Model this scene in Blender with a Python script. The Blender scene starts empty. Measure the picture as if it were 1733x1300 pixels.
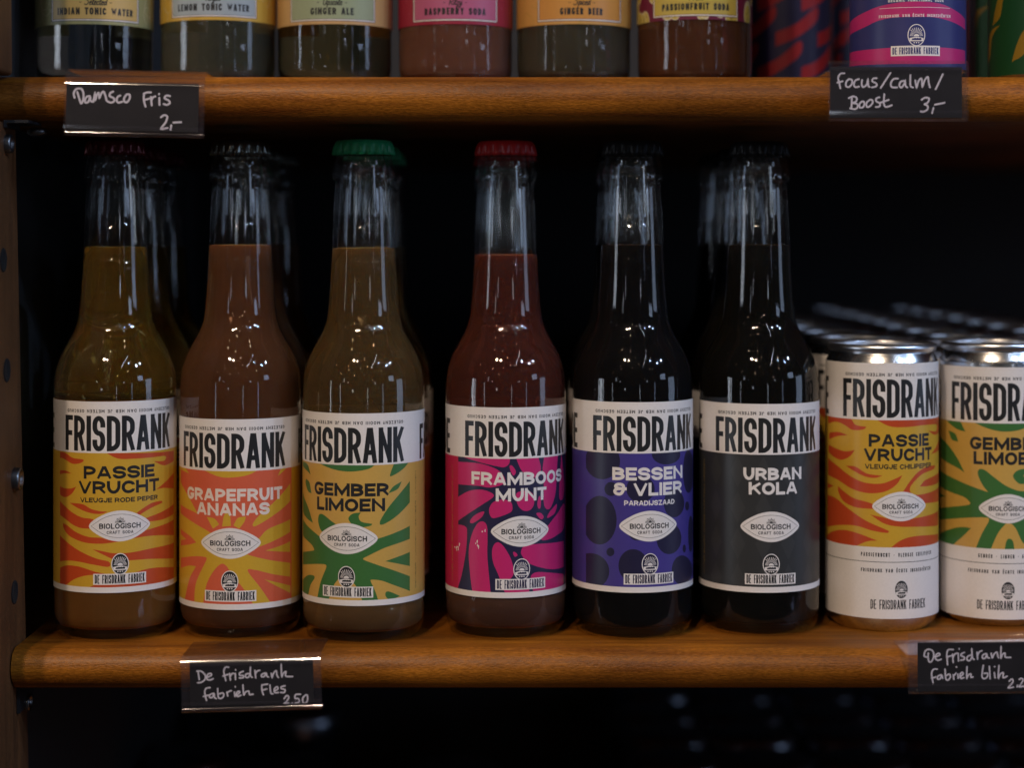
import bpy, math, random
import numpy as np
from mathutils import Vector
from mathutils.geometry import delaunay_2d_cdt
random.seed(7)
S = bpy.context.scene
COL = S.collection

# ---------------------------------------------------------------- camera
F = 3200.0                      # focal length in photograph pixels (photo 1733 x 1300)
CAM = (0.0, -0.9616, 0.198)     # eye level 198 mm above the middle shelf
HX, HY = 866.5, 407.0           # principal point: verticals are straight, lens shifted down
cd = bpy.data.cameras.new('camera')
cam = bpy.data.objects.new('camera', cd); COL.objects.link(cam)
cam.location = CAM; cam.rotation_euler = (math.radians(90), 0, 0)
cd.sensor_width = 36; cd.lens = F / 1733 * 36
cd.shift_y = -(650 - HY) / 1733
cd.clip_start = 0.02; cd.clip_end = 60
cd.dof.use_dof = True; cd.dof.focus_distance = 0.928; cd.dof.aperture_fstop = 3.6
S.camera = cam

# ---------------------------------------------------------------- world and lamps (an indoor shop)
w = bpy.data.worlds.new('World'); S.world = w; w.use_nodes = True
bg = w.node_tree.nodes['Background']
bg.inputs[0].default_value = (0.94, 0.97, 1.0, 1); bg.inputs[1].default_value = 0.0170

def lamp(name, kind, loc, power, col, target=None, **kw):
    d = bpy.data.lights.new(name, kind); d.energy = power; d.color = col
    for k, v in kw.items(): setattr(d, k, v)
    o = bpy.data.objects.new(name, d); COL.objects.link(o); o.location = loc
    if target is not None:
        o.rotation_euler = (Vector(target) - Vector(loc)).to_track_quat('-Z', 'Y').to_euler()
    return o
MID = (0, 0, 0.1)
WARM = (1.0, 0.72, 0.45); COOL = (0.55, 0.70, 1.0); DAY = (0.80, 0.88, 1.0)
lamp('ceiling_lamp', 'AREA', (-0.70, -1.85, 1.75), 20.0, (1.0, 0.75, 0.52), MID, shape='DISK', size=0.08)
lamp('ceiling_lamp', 'AREA', (-0.50, -2.45, 2.15), 22.0, (1.0, 0.77, 0.56), MID, shape='DISK', size=0.08)
for p, e in (((2.25, -1.65, 1.75), 13.0), ((1.75, -2.25, 2.15), 11.0), ((2.75, -1.30, 2.0), 17.0)):
    lamp('day_lamp', 'AREA', p, e, (.48, .67, 1.0), MID, shape='DISK', size=.08)
# shop windows far behind the camera, seen as tall streaks in the glass
def pane(name, az, dist, z, wd, ht, rad, col):      # az: degrees to the right of straight back; power from the wanted radiance
    x, y = dist * math.sin(math.radians(az)), -dist * math.cos(math.radians(az))
    lamp(name, 'AREA', (x, y, z), rad * wd * ht * math.pi, col, (0, 0, z), shape='RECTANGLE', size=wd, size_y=ht)
pane('window_pane_left', -70.5, 3.0, .15, .20, .88, 4.0, DAY)
pane('window_pane_left', -65.5, 3.0, .15, .22, .88, 6.0, DAY)
pane('window_pane_left', -60.8, 3.0, .15, .12, .88, 4.0, DAY)
pane('window_pane_door', -41, 3.6, .10, .10, .70, 2.6, DAY)
pane('window_pane_far', -17, 4.2, .16, .14, .16, 5.0, DAY)
pane('window_pane_far', 11, 4.2, .12, .09, .50, 3.0, DAY)
pane('window_pane_right', 40, 3.6, .12, .10, .76, 2.4, COOL)
pane('window_right', 76, 3.1, .22, .75, .80, 2.4, COOL)
pane('lid_fill_lamp', 58, 3.2, .80, .60, .42, 3.5, COOL)  # added lamp, unseen, to brighten the lids of the rear cans
pane('lid_fill_lamp', -34, 3.6, .80, .16, .40, 2.5, DAY)  # second added lamp for the rear can lids
for az, wd in ((-26, .12), (25, .20)): pane('mixer_glint_lamp', az, 4.2, .665, wd, .12, 5.0, DAY)  # added panes that put bright reflections on the upper row of bottles
lamp('strip_lamp', 'AREA', (.95, -2.0, 1.75), 1.6, DAY, (.95, -2.0, 0), shape='RECTANGLE', size=.02, size_y=1.5)
rb = random.Random(11)
bulbs = [(-1.3, -2.6, 1.55), (-0.2, -3.4, 2.0), (0.5, -2.5, 1.75), (1.2, -2.9, 2.1), (-0.9, -3.6, 1.35), (0.15, -1.9, 1.9), (1.9, -2.4, 1.5), (-2.0, -2.3, 1.2), (-1.7, -3.1, 2.2), (.75, -3.7, 1.3),
         (-.55, -2.9, 2.4), (1.5, -1.7, 1.9), (-.95, -1.5, 2.1), (.2, -4.2, 1.6), (2.3, -3.3, 1.9), (-2.4, -1.6, 1.7), (.9, -1.3, 2.2), (-1.5, -4.4, 1.2), (1.6, -4.3, 1.1), (-.3, -2.2, 2.6), (2.2, -1.1, 1.5)]
for p in bulbs: lamp('bulb', 'POINT', p, rb.uniform(.35, .95), WARM, shadow_soft_size=0.024)

S.view_settings.view_transform = 'Standard'; S.view_settings.look = 'None'
S.view_settings.exposure = 0.03; S.view_settings.gamma = 1.0
S.view_settings.use_curve_mapping = False
S.render.engine = 'CYCLES'
S.cycles.use_denoising = True
S.cycles.transparent_max_bounces = 40
S.cycles.max_bounces = 14; S.cycles.transmission_bounces = 12; S.cycles.glossy_bounces = 6
S.cycles.caustics_refractive = True; S.cycles.caustics_reflective = False
S.cycles.sample_clamp_indirect = 3.0

# ---------------------------------------------------------------- materials
def srgb(r, g, b):
    f = lambda c: (c / 255 / 12.92) if c <= 10 else ((c / 255 + .055) / 1.055) ** 2.4
    return (f(r), f(g), f(b))
def new_mat(name):
    m = bpy.data.materials.new(name); m.use_nodes = True
    nt = m.node_tree; return m, nt, nt.nodes['Principled BSDF']
def plain(name, col, rough=.5, metal=0.0, vary=.10, scale=300.0, spec=.5, coat=0.0, bump=0.0, rvary=.12):
    m, nt, p = new_mat(name)
    tc = nt.nodes.new('ShaderNodeTexCoord'); n = nt.nodes.new('ShaderNodeTexNoise')
    n.inputs['Scale'].default_value = scale; n.inputs['Detail'].default_value = 4
    nt.links.new(tc.outputs['Object'], n.inputs['Vector'])
    mr = nt.nodes.new('ShaderNodeMapRange'); mr.inputs['To Min'].default_value = 1 - vary; mr.inputs['To Max'].default_value = 1 + vary
    nt.links.new(n.outputs['Fac'], mr.inputs['Value'])
    mx = nt.nodes.new('ShaderNodeVectorMath'); mx.operation = 'SCALE'; mx.inputs[0].default_value = col
    nt.links.new(mr.outputs[0], mx.inputs['Scale']); nt.links.new(mx.outputs[0], p.inputs['Base Color'])
    n2 = nt.nodes.new('ShaderNodeTexNoise'); n2.inputs['Scale'].default_value = scale * .17; n2.inputs['Detail'].default_value = 5
    nt.links.new(tc.outputs['Object'], n2.inputs['Vector'])
    m2 = nt.nodes.new('ShaderNodeMapRange'); m2.inputs['To Min'].default_value = max(.02, rough - rvary); m2.inputs['To Max'].default_value = rough + rvary
    nt.links.new(n2.outputs['Fac'], m2.inputs['Value']); nt.links.new(m2.outputs[0], p.inputs['Roughness'])
    p.inputs['Metallic'].default_value = metal; p.inputs['Specular IOR Level'].default_value = spec
    p.inputs['Coat Weight'].default_value = coat; p.inputs['Coat Roughness'].default_value = .2
    if bump:
        b = nt.nodes.new('ShaderNodeBump'); b.inputs['Strength'].default_value = bump; b.inputs['Distance'].default_value = .0005
        nt.links.new(n.outputs['Fac'], b.inputs['Height']); nt.links.new(b.outputs[0], p.inputs['Normal'])
    return m
def wood(name, dark, light, rough=.42, axis=0, spec=.5, coat=.25):
    m, nt, p = new_mat(name); N = nt.nodes.new; L = nt.links.new
    tc = N('ShaderNodeTexCoord'); mp = N('ShaderNodeMapping')
    sc = [70.0, 70.0, 70.0]; sc[axis] = 5.0; mp.inputs['Scale'].default_value = sc
    L(tc.outputs['Object'], mp.inputs['Vector'])
    n = N('ShaderNodeTexNoise'); n.inputs['Scale'].default_value = 1.6; n.inputs['Detail'].default_value = 8; n.inputs['Roughness'].default_value = .62; n.inputs['Distortion'].default_value = .6
    L(mp.outputs[0], n.inputs['Vector'])
    cr = N('ShaderNodeValToRGB'); cr.color_ramp.elements[0].position = .30; cr.color_ramp.elements[1].position = .70
    cr.color_ramp.elements[0].color = (*dark, 1); cr.color_ramp.elements[1].color = (*light, 1)
    L(n.outputs['Fac'], cr.inputs[0])
    mp2 = N('ShaderNodeMapping'); s2 = [1500.0] * 3; s2[axis] = 420.0; mp2.inputs['Scale'].default_value = s2
    L(tc.outputs['Object'], mp2.inputs['Vector'])
    f = N('ShaderNodeTexNoise'); f.inputs['Scale'].default_value = 1.0; f.inputs['Detail'].default_value = 3
    L(mp2.outputs[0], f.inputs['Vector'])
    big = N('ShaderNodeTexNoise'); big.inputs['Scale'].default_value = 14; big.inputs['Detail'].default_value = 3
    L(tc.outputs['Object'], big.inputs['Vector'])
    a = N('ShaderNodeMath'); a.operation = 'MULTIPLY_ADD'; L(f.outputs['Fac'], a.inputs[0]); a.inputs[1].default_value = 1.1; a.inputs[2].default_value = .18
    b_ = N('ShaderNodeMath'); b_.operation = 'MULTIPLY_ADD'; L(big.outputs['Fac'], b_.inputs[0]); b_.inputs[1].default_value = 1.7; b_.inputs[2].default_value = .15
    c = N('ShaderNodeMath'); c.operation = 'MULTIPLY'; L(a.outputs[0], c.inputs[0]); L(b_.outputs[0], c.inputs[1])
    d = N('ShaderNodeMath'); d.operation = 'MULTIPLY'; L(c.outputs[0], d.inputs[0]); d.inputs[1].default_value = 1.38
    vm = N('ShaderNodeVectorMath'); vm.operation = 'SCALE'; L(cr.outputs[0], vm.inputs[0]); L(d.outputs[0], vm.inputs['Scale'])
    L(vm.outputs[0], p.inputs['Base Color'])
    mr = N('ShaderNodeMapRange'); mr.inputs['To Min'].default_value = rough - .14; mr.inputs['To Max'].default_value = rough + .22
    L(f.outputs['Fac'], mr.inputs['Value']); L(mr.outputs[0], p.inputs['Roughness'])
    bp = N('ShaderNodeBump'); bp.inputs['Strength'].default_value = .5; bp.inputs['Distance'].default_value = .0006
    L(f.outputs['Fac'], bp.inputs['Height']); L(bp.outputs[0], p.inputs['Normal'])
    p.inputs['Specular IOR Level'].default_value = spec; p.inputs['Coat Weight'].default_value = coat; p.inputs['Coat Roughness'].default_value = .28
    return m
def thin_glass(name, tint=(.985, .990, .988), rough=.0, boost=1.0, streak=0.0, nscale=(190, 190, 14)):
    m = bpy.data.materials.new(name); m.use_nodes = True; nt = m.node_tree; N = nt.nodes.new; L = nt.links.new
    for x in list(nt.nodes): nt.nodes.remove(x)
    out = N('ShaderNodeOutputMaterial'); mix = N('ShaderNodeMixShader')
    tr = N('ShaderNodeBsdfTransparent'); tr.inputs[0].default_value = (*tint, 1)
    gl = N('ShaderNodeBsdfAnisotropic'); gl.inputs['Roughness'].default_value = rough; gl.inputs[0].default_value = (1, 1, 1, 1)
    g = N('ShaderNodeNewGeometry'); mr = N('ShaderNodeMapRange'); mr.inputs['To Min'].default_value = 1.5; mr.inputs['To Max'].default_value = 1 / 1.5
    L(g.outputs['Backfacing'], mr.inputs['Value'])
    fr = N('ShaderNodeFresnel'); L(mr.outputs[0], fr.inputs['IOR'])
    mu = N('ShaderNodeMath'); mu.operation = 'MULTIPLY'; mu.use_clamp = True; L(fr.outputs[0], mu.inputs[0]); mu.inputs[1].default_value = boost
    L(mu.outputs[0], mix.inputs[0]); L(tr.outputs[0], mix.inputs[1]); L(gl.outputs[0], mix.inputs[2])
    if streak:
        tc = N('ShaderNodeTexCoord'); mp = N('ShaderNodeMapping'); mp.inputs['Scale'].default_value = nscale
        L(tc.outputs['Object'], mp.inputs[0]); n = N('ShaderNodeTexNoise'); n.inputs['Scale'].default_value = 1; n.inputs['Detail'].default_value = 2
        L(mp.outputs[0], n.inputs['Vector']); b = N('ShaderNodeBump'); b.inputs['Strength'].default_value = streak; b.inputs['Distance'].default_value = .0006
        L(n.outputs['Fac'], b.inputs['Height']); L(b.outputs[0], gl.inputs['Normal'])
    L(mix.outputs[0], out.inputs[0]); return m
def hazy_plastic(name, haze=.006):
    m = thin_glass(name, (.965, .96, .975), rough=.07, boost=1.15); nt = m.node_tree; N = nt.nodes.new; L = nt.links.new
    out = [n for n in nt.nodes if n.type == 'OUTPUT_MATERIAL'][0]; src = out.inputs[0].links[0].from_socket
    df = N('ShaderNodeBsdfDiffuse'); df.inputs[0].default_value = (.62, .55, .68, 1); mx = N('ShaderNodeMixShader')
    tc = N('ShaderNodeTexCoord'); n = N('ShaderNodeTexNoise'); n.inputs['Scale'].default_value = 120; L(tc.outputs['Object'], n.inputs['Vector'])
    mr = N('ShaderNodeMapRange'); mr.inputs['To Min'].default_value = haze * .5; mr.inputs['To Max'].default_value = haze * 1.5
    L(n.outputs['Fac'], mr.inputs['Value']); L(mr.outputs[0], mx.inputs[0]); L(src, mx.inputs[1]); L(df.outputs[0], mx.inputs[2]); L(mx.outputs[0], out.inputs[0])
    return m
def liquid(name, tint, body, cloud):
    """drink: clear refracting part mixed with a cloudy body"""
    m, nt, p = new_mat(name); N = nt.nodes.new; L = nt.links.new
    p.inputs['Base Color'].default_value = (*tint, 1); p.inputs['Transmission Weight'].default_value = 1; p.inputs['IOR'].default_value = 1.33
    p.inputs['Roughness'].default_value = .02
    q = N('ShaderNodeBsdfPrincipled'); q.inputs['Roughness'].default_value = .6; q.inputs['Specular IOR Level'].default_value = 0
    q.inputs['Subsurface Weight'].default_value = 1; q.inputs['Subsurface Radius'].default_value = (.016, .009, .004); q.inputs['Subsurface Scale'].default_value = 1.0
    tc = N('ShaderNodeTexCoord'); n = N('ShaderNodeTexNoise'); n.inputs['Scale'].default_value = 60; n.inputs['Detail'].default_value = 4
    L(tc.outputs['Object'], n.inputs['Vector'])
    mr = N('ShaderNodeMapRange'); mr.inputs['To Min'].default_value = .8; mr.inputs['To Max'].default_value = 1.2; L(n.outputs['Fac'], mr.inputs['Value'])
    vm = N('ShaderNodeVectorMath'); vm.operation = 'SCALE'; vm.inputs[0].default_value = body; L(mr.outputs[0], vm.inputs['Scale']); L(vm.outputs[0], q.inputs['Base Color'])
    mix = N('ShaderNodeMixShader'); mix.inputs[0].default_value = cloud
    L(p.outputs[0], mix.inputs[1]); L(q.outputs[0], mix.inputs[2]); L(mix.outputs[0], nt.nodes['Material Output'].inputs[0])
    return m

_pm = {}
def ink(key, col):
    if key not in _pm: _pm[key] = plain('print_' + key, col, rough=.36, vary=.07, scale=900, spec=.5, rvary=.07)
    return _pm[key]
INK = {'white': (.80, .77, .76), 'black': (.018, .019, .021), 'yellow': (.62, .37, .035), 'orange': (.52, .070, .018),
       'coral': (.66, .125, .062), 'lemon': (.62, .38, .035), 'cream': (.60, .37, .085), 'green': (.050, .165, .043),
       'pink': (.56, .022, .16), 'redpink': (.52, .018, .085), 'navy': (.022, .020, .062), 'indigo': (.060, .045, .26), 'deep': (.018, .016, .050),
       'char': (.034, .036, .038), 'char2': (.043, .045, .047), 'grape_text': (.80, .70, .64),
       'sage': (.30, .31, .15), 'sand': (.58, .41, .14), 'gold': (.55, .36, .06), 'sky': (.33, .40, .45), 'tan': (.52, .33, .14),
       'mint': (.30, .36, .23), 'crimson': (.30, .020, .050), 'rose': (.44, .11, .22), 'ochre': (.56, .31, .085), 'amber': (.56, .27, .06), 'olive': (.50, .40, .08),
       'plum': (.14, .012, .045), 'line': (.02, .02, .045), 'pale': (.62, .56, .38), 'blue': (.03, .035, .16), 'magenta': (.50, .022, .17), 'red': (.26, .013, .017),
       'chalk': (.80, .78, .84), 'card': (.011, .011, .012), 'leaf': (.013, .068, .022), 'mustard': (.28, .17, .013), 'thin': (.40, .27, .05)}
def imat(k): return ink(k, INK[k])

# ---------------------------------------------------------------- object helpers
def mesh_obj(name, verts, faces, mats, parent=None, mi=None, smooth=True, normals=None):
    me = bpy.data.meshes.new(name); me.from_pydata(verts, [], faces)
    for m in (mats if isinstance(mats, (list, tuple)) else [mats]): me.materials.append(m)
    if mi: me.polygons.foreach_set('material_index', mi)
    if smooth: me.polygons.foreach_set('use_smooth', [True] * len(me.polygons))
    me.update()
    if normals: me.normals_split_custom_set_from_vertices(normals)
    o = bpy.data.objects.new(name, me); COL.objects.link(o)
    if parent: o.parent = parent
    return o
def empty(name, loc=(0, 0, 0), rz=0):
    o = bpy.data.objects.new(name, None); COL.objects.link(o); o.location = loc; o.rotation_euler = (0, 0, rz); o.empty_display_size = .02
    return o
def tag(o, label=None, cat=None, group=None, kind=None):
    if label: o['label'] = label
    if cat: o['category'] = cat
    if group: o['group'] = group
    if kind: o['kind'] = kind
    return o
def copy_tree(o, parent=None):
    c = o.copy(); COL.objects.link(c)
    if parent: c.parent = parent
    for ch in list(o.children): copy_tree(ch, c)
    return c
def lathe(name, prof, mat, parent=None, seg=96, closed=False, radial=None, sharp=None):
    """prof: list of (r, z). radial(i, k, r, z) may change r."""
    V, Fc = [], []
    n = len(prof)
    for k, (r, z) in enumerate(prof):
        for i in range(seg):
            a = 2 * math.pi * i / seg
            rr = radial(i, k, r, z) if radial else r
            V.append((rr * math.sin(a), -rr * math.cos(a), z))
    for k in range(n if closed else n - 1):
        k2 = (k + 1) % n
        for i in range(seg):
            j = (i + 1) % seg
            Fc.append((k * seg + i, k * seg + j, k2 * seg + j, k2 * seg + i))
    return mesh_obj(name, V, Fc, mat, parent)
def box(name, x0, x1, y0, y1, z0, z1, mat, parent=None, bevel=.0):
    V = [(x, y, z) for x in (x0, x1) for y in (y0, y1) for z in (z0, z1)]
    Fc = [(0, 1, 3, 2), (4, 6, 7, 5), (0, 4, 5, 1), (2, 3, 7, 6), (0, 2, 6, 4), (1, 5, 7, 3)]
    o = mesh_obj(name, V, Fc, mat, parent, smooth=False)
    if bevel:
        b = o.modifiers.new('bevel', 'BEVEL'); b.width = bevel; b.segments = 3
    return o
def extrude_x(name, prof, x0, x1, mat, parent=None, nx=1, smooth=True):
    """closed profile of (y, z), counter-clockwise seen from +X"""
    n = len(prof); V, Fc = [], []
    for s in range(nx + 1):
        x = x0 + (x1 - x0) * s / nx
        V += [(x, y, z) for y, z in prof]
    for s in range(nx):
        for i in range(n):
            j = (i + 1) % n
            Fc.append((s * n + i, s * n + j, (s + 1) * n + j, (s + 1) * n + i))
    Fc.append(tuple(range(n - 1, -1, -1))); Fc.append(tuple(nx * n + i for i in range(n)))
    o = mesh_obj(name, V, Fc, mat, parent, smooth=False)
    if smooth:
        me = o.data; k = len(Fc)
        me.polygons.foreach_set('use_smooth', [len(f) == 4 and i < k - 2 for i, f in enumerate(Fc)])
        me.set_sharp_from_angle(angle=math.radians(40))
    return o

# ---------------------------------------------------------------- flat print: polygons -> one planar subdivision
def ccw(p):
    a = sum(p[i][0] * p[(i + 1) % len(p)][1] - p[(i + 1) % len(p)][0] * p[i][1] for i in range(len(p)))
    return p if a > 0 else p[::-1]
def spline(pts, closed=True, n=6):
    """Catmull-Rom through the points; a third value marks a sharp corner"""
    P = [(p[0], p[1]) for p in pts]; sh = [len(p) > 2 for p in pts]; m = len(P); out = []
    def tan(i):
        a, b = (P[(i - 1) % m], P[(i + 1) % m]) if closed else (P[max(i - 1, 0)], P[min(i + 1, m - 1)])
        return ((b[0] - a[0]) / 2, (b[1] - a[1]) / 2)
    for i in range(m if closed else m - 1):
        j = (i + 1) % m; p, q = P[i], P[j]; ch = (q[0] - p[0], q[1] - p[1])
        if sh[i] and sh[j]: out.append(p); continue
        t0 = ch if sh[i] else tan(i); t1 = ch if sh[j] else tan(j)
        L = math.hypot(*ch)
        def lim(t):
            l = math.hypot(*t); return t if l < 1.6 * L or l == 0 else (t[0] * 1.6 * L / l, t[1] * 1.6 * L / l)
        t0, t1 = lim(t0), lim(t1)
        for k in range(n):
            s = k / n; h1 = 2 * s**3 - 3 * s**2 + 1; h2 = s**3 - 2 * s**2 + s; h3 = -2 * s**3 + 3 * s**2; h4 = s**3 - s**2
            out.append((h1 * p[0] + h2 * t0[0] + h3 * q[0] + h4 * t1[0], h1 * p[1] + h2 * t0[1] + h3 * q[1] + h4 * t1[1]))
    if not closed: out.append(P[-1])
    return out
def circle(cx, cy, r, ry=None, n=28):
    ry = ry or r
    return [(cx + r * math.cos(2 * math.pi * i / n), cy + ry * math.sin(2 * math.pi * i / n)) for i in range(n)]
def stroke(pts, wd, closed=False, cap='square', clamp=None):
    """polyline -> quads that share mitred joints"""
    P = [pts[0]]
    for p in pts[1:]:
        if math.hypot(p[0] - P[-1][0], p[1] - P[-1][1]) > 1e-5: P.append(p)
    if closed and len(P) > 2 and math.hypot(P[0][0] - P[-1][0], P[0][1] - P[-1][1]) < 1e-5: P.pop()
    if len(P) < 2: return [circle(P[0][0], P[0][1], wd / 2, n=10)]
    h = wd / 2; out = []
    if not closed and cap == 'square':
        def ext(a, b):
            l = math.hypot(a[0] - b[0], a[1] - b[1]); return (a[0] + (a[0] - b[0]) / l * h, a[1] + (a[1] - b[1]) / l * h)
        P = [ext(P[0], P[1])] + P[1:-1] + [ext(P[-1], P[-2])] if len(P) > 2 else [ext(P[0], P[1]), ext(P[1], P[0])]
    m = len(P); Lf, Rt = [], []
    for i in range(m):
        a = P[(i - 1) % m] if (closed or i > 0) else None; b = P[(i + 1) % m] if (closed or i < m - 1) else None; p = P[i]
        def d(u, v): l = math.hypot(v[0] - u[0], v[1] - u[1]) or 1; return ((v[0] - u[0]) / l, (v[1] - u[1]) / l)
        d0 = d(a, p) if a else d(p, b); d1 = d(p, b) if b else d0
        n0 = (-d0[1], d0[0]); n1 = (-d1[1], d1[0]); s = (n0[0] + n1[0], n0[1] + n1[1]); l2 = s[0]**2 + s[1]**2
        k = 2 / l2 if l2 > .22 else 2 / .22
        v = (s[0] * k * h, s[1] * k * h)
        q = [(p[0] + v[0], p[1] + v[1]), (p[0] - v[0], p[1] - v[1])]
        if clamp: q = [(min(max(x, clamp[0]), clamp[2]), min(max(y, clamp[1]), clamp[3])) for x, y in q]
        Lf.append(q[0]); Rt.append(q[1])
    for i in range(m if closed else m - 1):
        j = (i + 1) % m; out.append([Rt[i], Rt[j], Lf[j], Lf[i]])
    if not closed and cap == 'round':
        out.append(circle(P[0][0], P[0][1], h, n=10)); out.append(circle(P[-1][0], P[-1][1], h, n=10))
    return out
r_ = 1
GL = {  # capital letters as strokes in a unit box; third value = rounded corner
 'A': (1.08, [[(0, 0), (.42, 1), (.58, 1), (1, 0)], [(.2, .27), (.8, .27)]]),
 'B': (1, [[(0, 0), (0, 1), (.93, 1, r_), (.93, .53, r_), (0, .53)], [(0, .53), (1, .53, r_), (1, 0, r_), (0, 0)]]),
 'C': (1, [[(1, .70), (1, 1, r_), (0, 1, r_), (0, 0, r_), (1, 0, r_), (1, .30)]]),
 'D': (1, [[(0, 0), (0, 1), (1, 1, r_), (1, 0, r_), 'c']]),
 'E': (.86, [[(1, 1), (0, 1), (0, 0), (1, 0)], [(0, .5), (.88, .5)]]),
 'F': (.82, [[(1, 1), (0, 1), (0, 0)], [(0, .5), (.86, .5)]]),
 'G': (1.04, [[(1, .74), (1, 1, r_), (0, 1, r_), (0, 0, r_), (1, 0, r_), (1, .40), (.5, .40)]]),
 'H': (1, [[(0, 0), (0, 1)], [(1, 0), (1, 1)], [(0, .5), (1, .5)]]),
 'I': (0, [[(0, 0), (0, 1)]]),
 'J': (.8, [[(1, 1), (1, 0, r_), (0, 0, r_), (0, .25)]]),
 'K': (1, [[(0, 0), (0, 1)], [(.96, 1), (.06, .42)], [(.38, .62), (1, 0)]]),
 'L': (.8, [[(0, 1), (0, 0), (1, 0)]]),
 'M': (1.28, [[(0, 0), (0, 1)], [(1, 0), (1, 1)], [(0, 1), (.5, .12), (1, 1)]]),
 'N': (1.06, [[(0, 0), (0, 1)], [(1, 0), (1, 1)], [(0, 1), (1, 0)]]),
 'O': (1.08, [[(0, 0, r_), (0, 1, r_), (1, 1, r_), (1, 0, r_), 'c']]),
 'P': (.96, [[(0, 0), (0, 1), (1, 1, r_), (1, .4, r_), (0, .4)]]),
 'R': (1, [[(0, 0), (0, 1), (.97, 1, r_), (.97, .44, r_), (0, .44)], [(.55, .44), (1, 0)]]),
 'S': (.98, [[(1, .70), (1, 1, r_), (0, 1, r_), (0, .51, r_), (1, .51, r_), (1, 0, r_), (0, 0, r_), (0, .30)]]),
 'T': (.95, [[(0, 1), (1, 1)], [(.5, 1), (.5, 0)]]),
 'U': (1, [[(0, 1), (0, 0, r_), (1, 0, r_), (1, 1)]]),
 'V': (1.08, [[(0, 1), (.45, 0), (.55, 0), (1, 1)]]),
 'W': (1.5, [[(0, 1), (.25, 0), (.5, .9), (.75, 0), (1, 1)]]),
 'X': (1, [[(0, 0), (1, 1)], [(0, 1), (1, 0)]]),
 'Y': (1, [[(0, 1), (.5, .45), (1, 1)], [(.5, .5), (.5, 0)]]),
 'Z': (.95, [[(0, 1), (1, 1), (0, 0), (1, 0)]]),
 '&': (1.05, [[(.84, .80), (.84, 1, r_), (.08, 1, r_), (.08, .55, r_), (1, .55)], [(.5, .55), (0, .55, r_), (0, 0, r_), (.82, 0, r_), (.82, .55)]]),
 '?': (.8, [[(0, .75), (0, 1, r_), (1, 1, r_), (1, .5, r_), (.5, .5), (.5, .3)], [(.5, .05), (.5, 0)]]),
 '!': (0, [[(0, .35), (0, 1)], [(0, .04), (0, 0)]]),
 '*': (.5, [[(.2, .5), (.8, .5)]]),
 '-': (.6, [[(0, .5), (1, .5)]]),
 '.': (0, [[(0, .02), (0, 0)]]),
 '2': (.9, [[(0, .72), (0, 1, r_), (1, 1, r_), (1, .6, r_), (0, 0), (1, 0)]]),
 '5': (.9, [[(1, 1), (0, 1), (0, .55), (1, .58, r_), (1, 0, r_), (0, 0, r_), (0, .2)]]),
 '0': (1, [[(0, 0, r_), (0, 1, r_), (1, 1, r_), (1, 0, r_), 'c']]),
 '4': (1, [[(.75, 0), (.75, 1), (0, .3), (1, .3)]]),
}
GL['É'] = (GL['E'][0], GL['E'][1] + [[(.4, 1.25), (.65, 1.42)]]); GL['Ë'] = (GL['E'][0], GL['E'][1] + [[(.2, 1.32), (.25, 1.32)], [(.75, 1.32), (.8, 1.32)]])
def glyph(ch, x, y, W, H, s, rad):
    out = []
    for st in GL[ch][1]:
        closed = st[-1] == 'c'; st = [p for p in st if p != 'c']
        pts = [(x + s / 2 + p[0] * max(W - s, 0), y + s / 2 + p[1] * (H - s), len(p) > 2) for p in st]
        path = []; m = len(pts)
        for i, p in enumerate(pts):
            if not p[2] or (not closed and i in (0, m - 1)): path.append(p[:2]); continue
            a, b = pts[(i - 1) % m], pts[(i + 1) % m]
            la = math.hypot(a[0] - p[0], a[1] - p[1]); lb = math.hypot(b[0] - p[0], b[1] - p[1])
            ra = min(rad, la * (.499 if a[2] else .98)); rb = min(rad * 1.02, lb * (.499 if b[2] else .98))
            if min(ra, rb) < s * .52: ra = rb = min(la * .49, lb * .49, s * .55)
            A = (p[0] + (a[0] - p[0]) / la * ra, p[1] + (a[1] - p[1]) / la * ra); B = (p[0] + (b[0] - p[0]) / lb * rb, p[1] + (b[1] - p[1]) / lb * rb)
            K = .55; k = 6
            for t in range(k + 1):
                t /= k; c1 = (A[0] + (p[0] - A[0]) * K, A[1] + (p[1] - A[1]) * K); c2 = (B[0] + (p[0] - B[0]) * K, B[1] + (p[1] - B[1]) * K)
                path.append(tuple((1 - t)**3 * A[e] + 3 * (1 - t)**2 * t * c1[e] + 3 * (1 - t) * t * t * c2[e] + t**3 * B[e] for e in (0, 1)))
        top = y + H if max(p[1] for p in st) <= 1 else y + 2 * H
        out += stroke(path, s, closed, cap='none' if ch in 'CGS' else 'square', clamp=(x, y, x + max(W, s), top))
    return out
def text_polys(txt, u0, u1, y0, H, s, gap, space=.45, rad=.5, flip=False):
    """letters stretched to fill u0..u1, baseline y0, cap height H"""
    rel = sum(GL[c][0] for c in txt if c != ' '); n = len(txt)
    fixed = sum(s for c in txt if c != ' ' and GL[c][0] == 0) + gap * (n - 1) + sum(space * H for c in txt if c == ' ')
    W = (u1 - u0 - fixed) / max(rel, .1); x = u0; out = []
    for c in txt:
        if c == ' ': x += space * H + gap; continue
        wd = GL[c][0] * W if GL[c][0] else s
        out += glyph(c, x, y0, wd, H, s, rad * min(max(wd, s), H)); x += wd + gap
    if flip:
        cx, cy = (u0 + u1) / 2, y0 + H / 2
        out = [[(2 * cx - a, 2 * cy - b) for a, b in p] for p in out]
    return out
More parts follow.
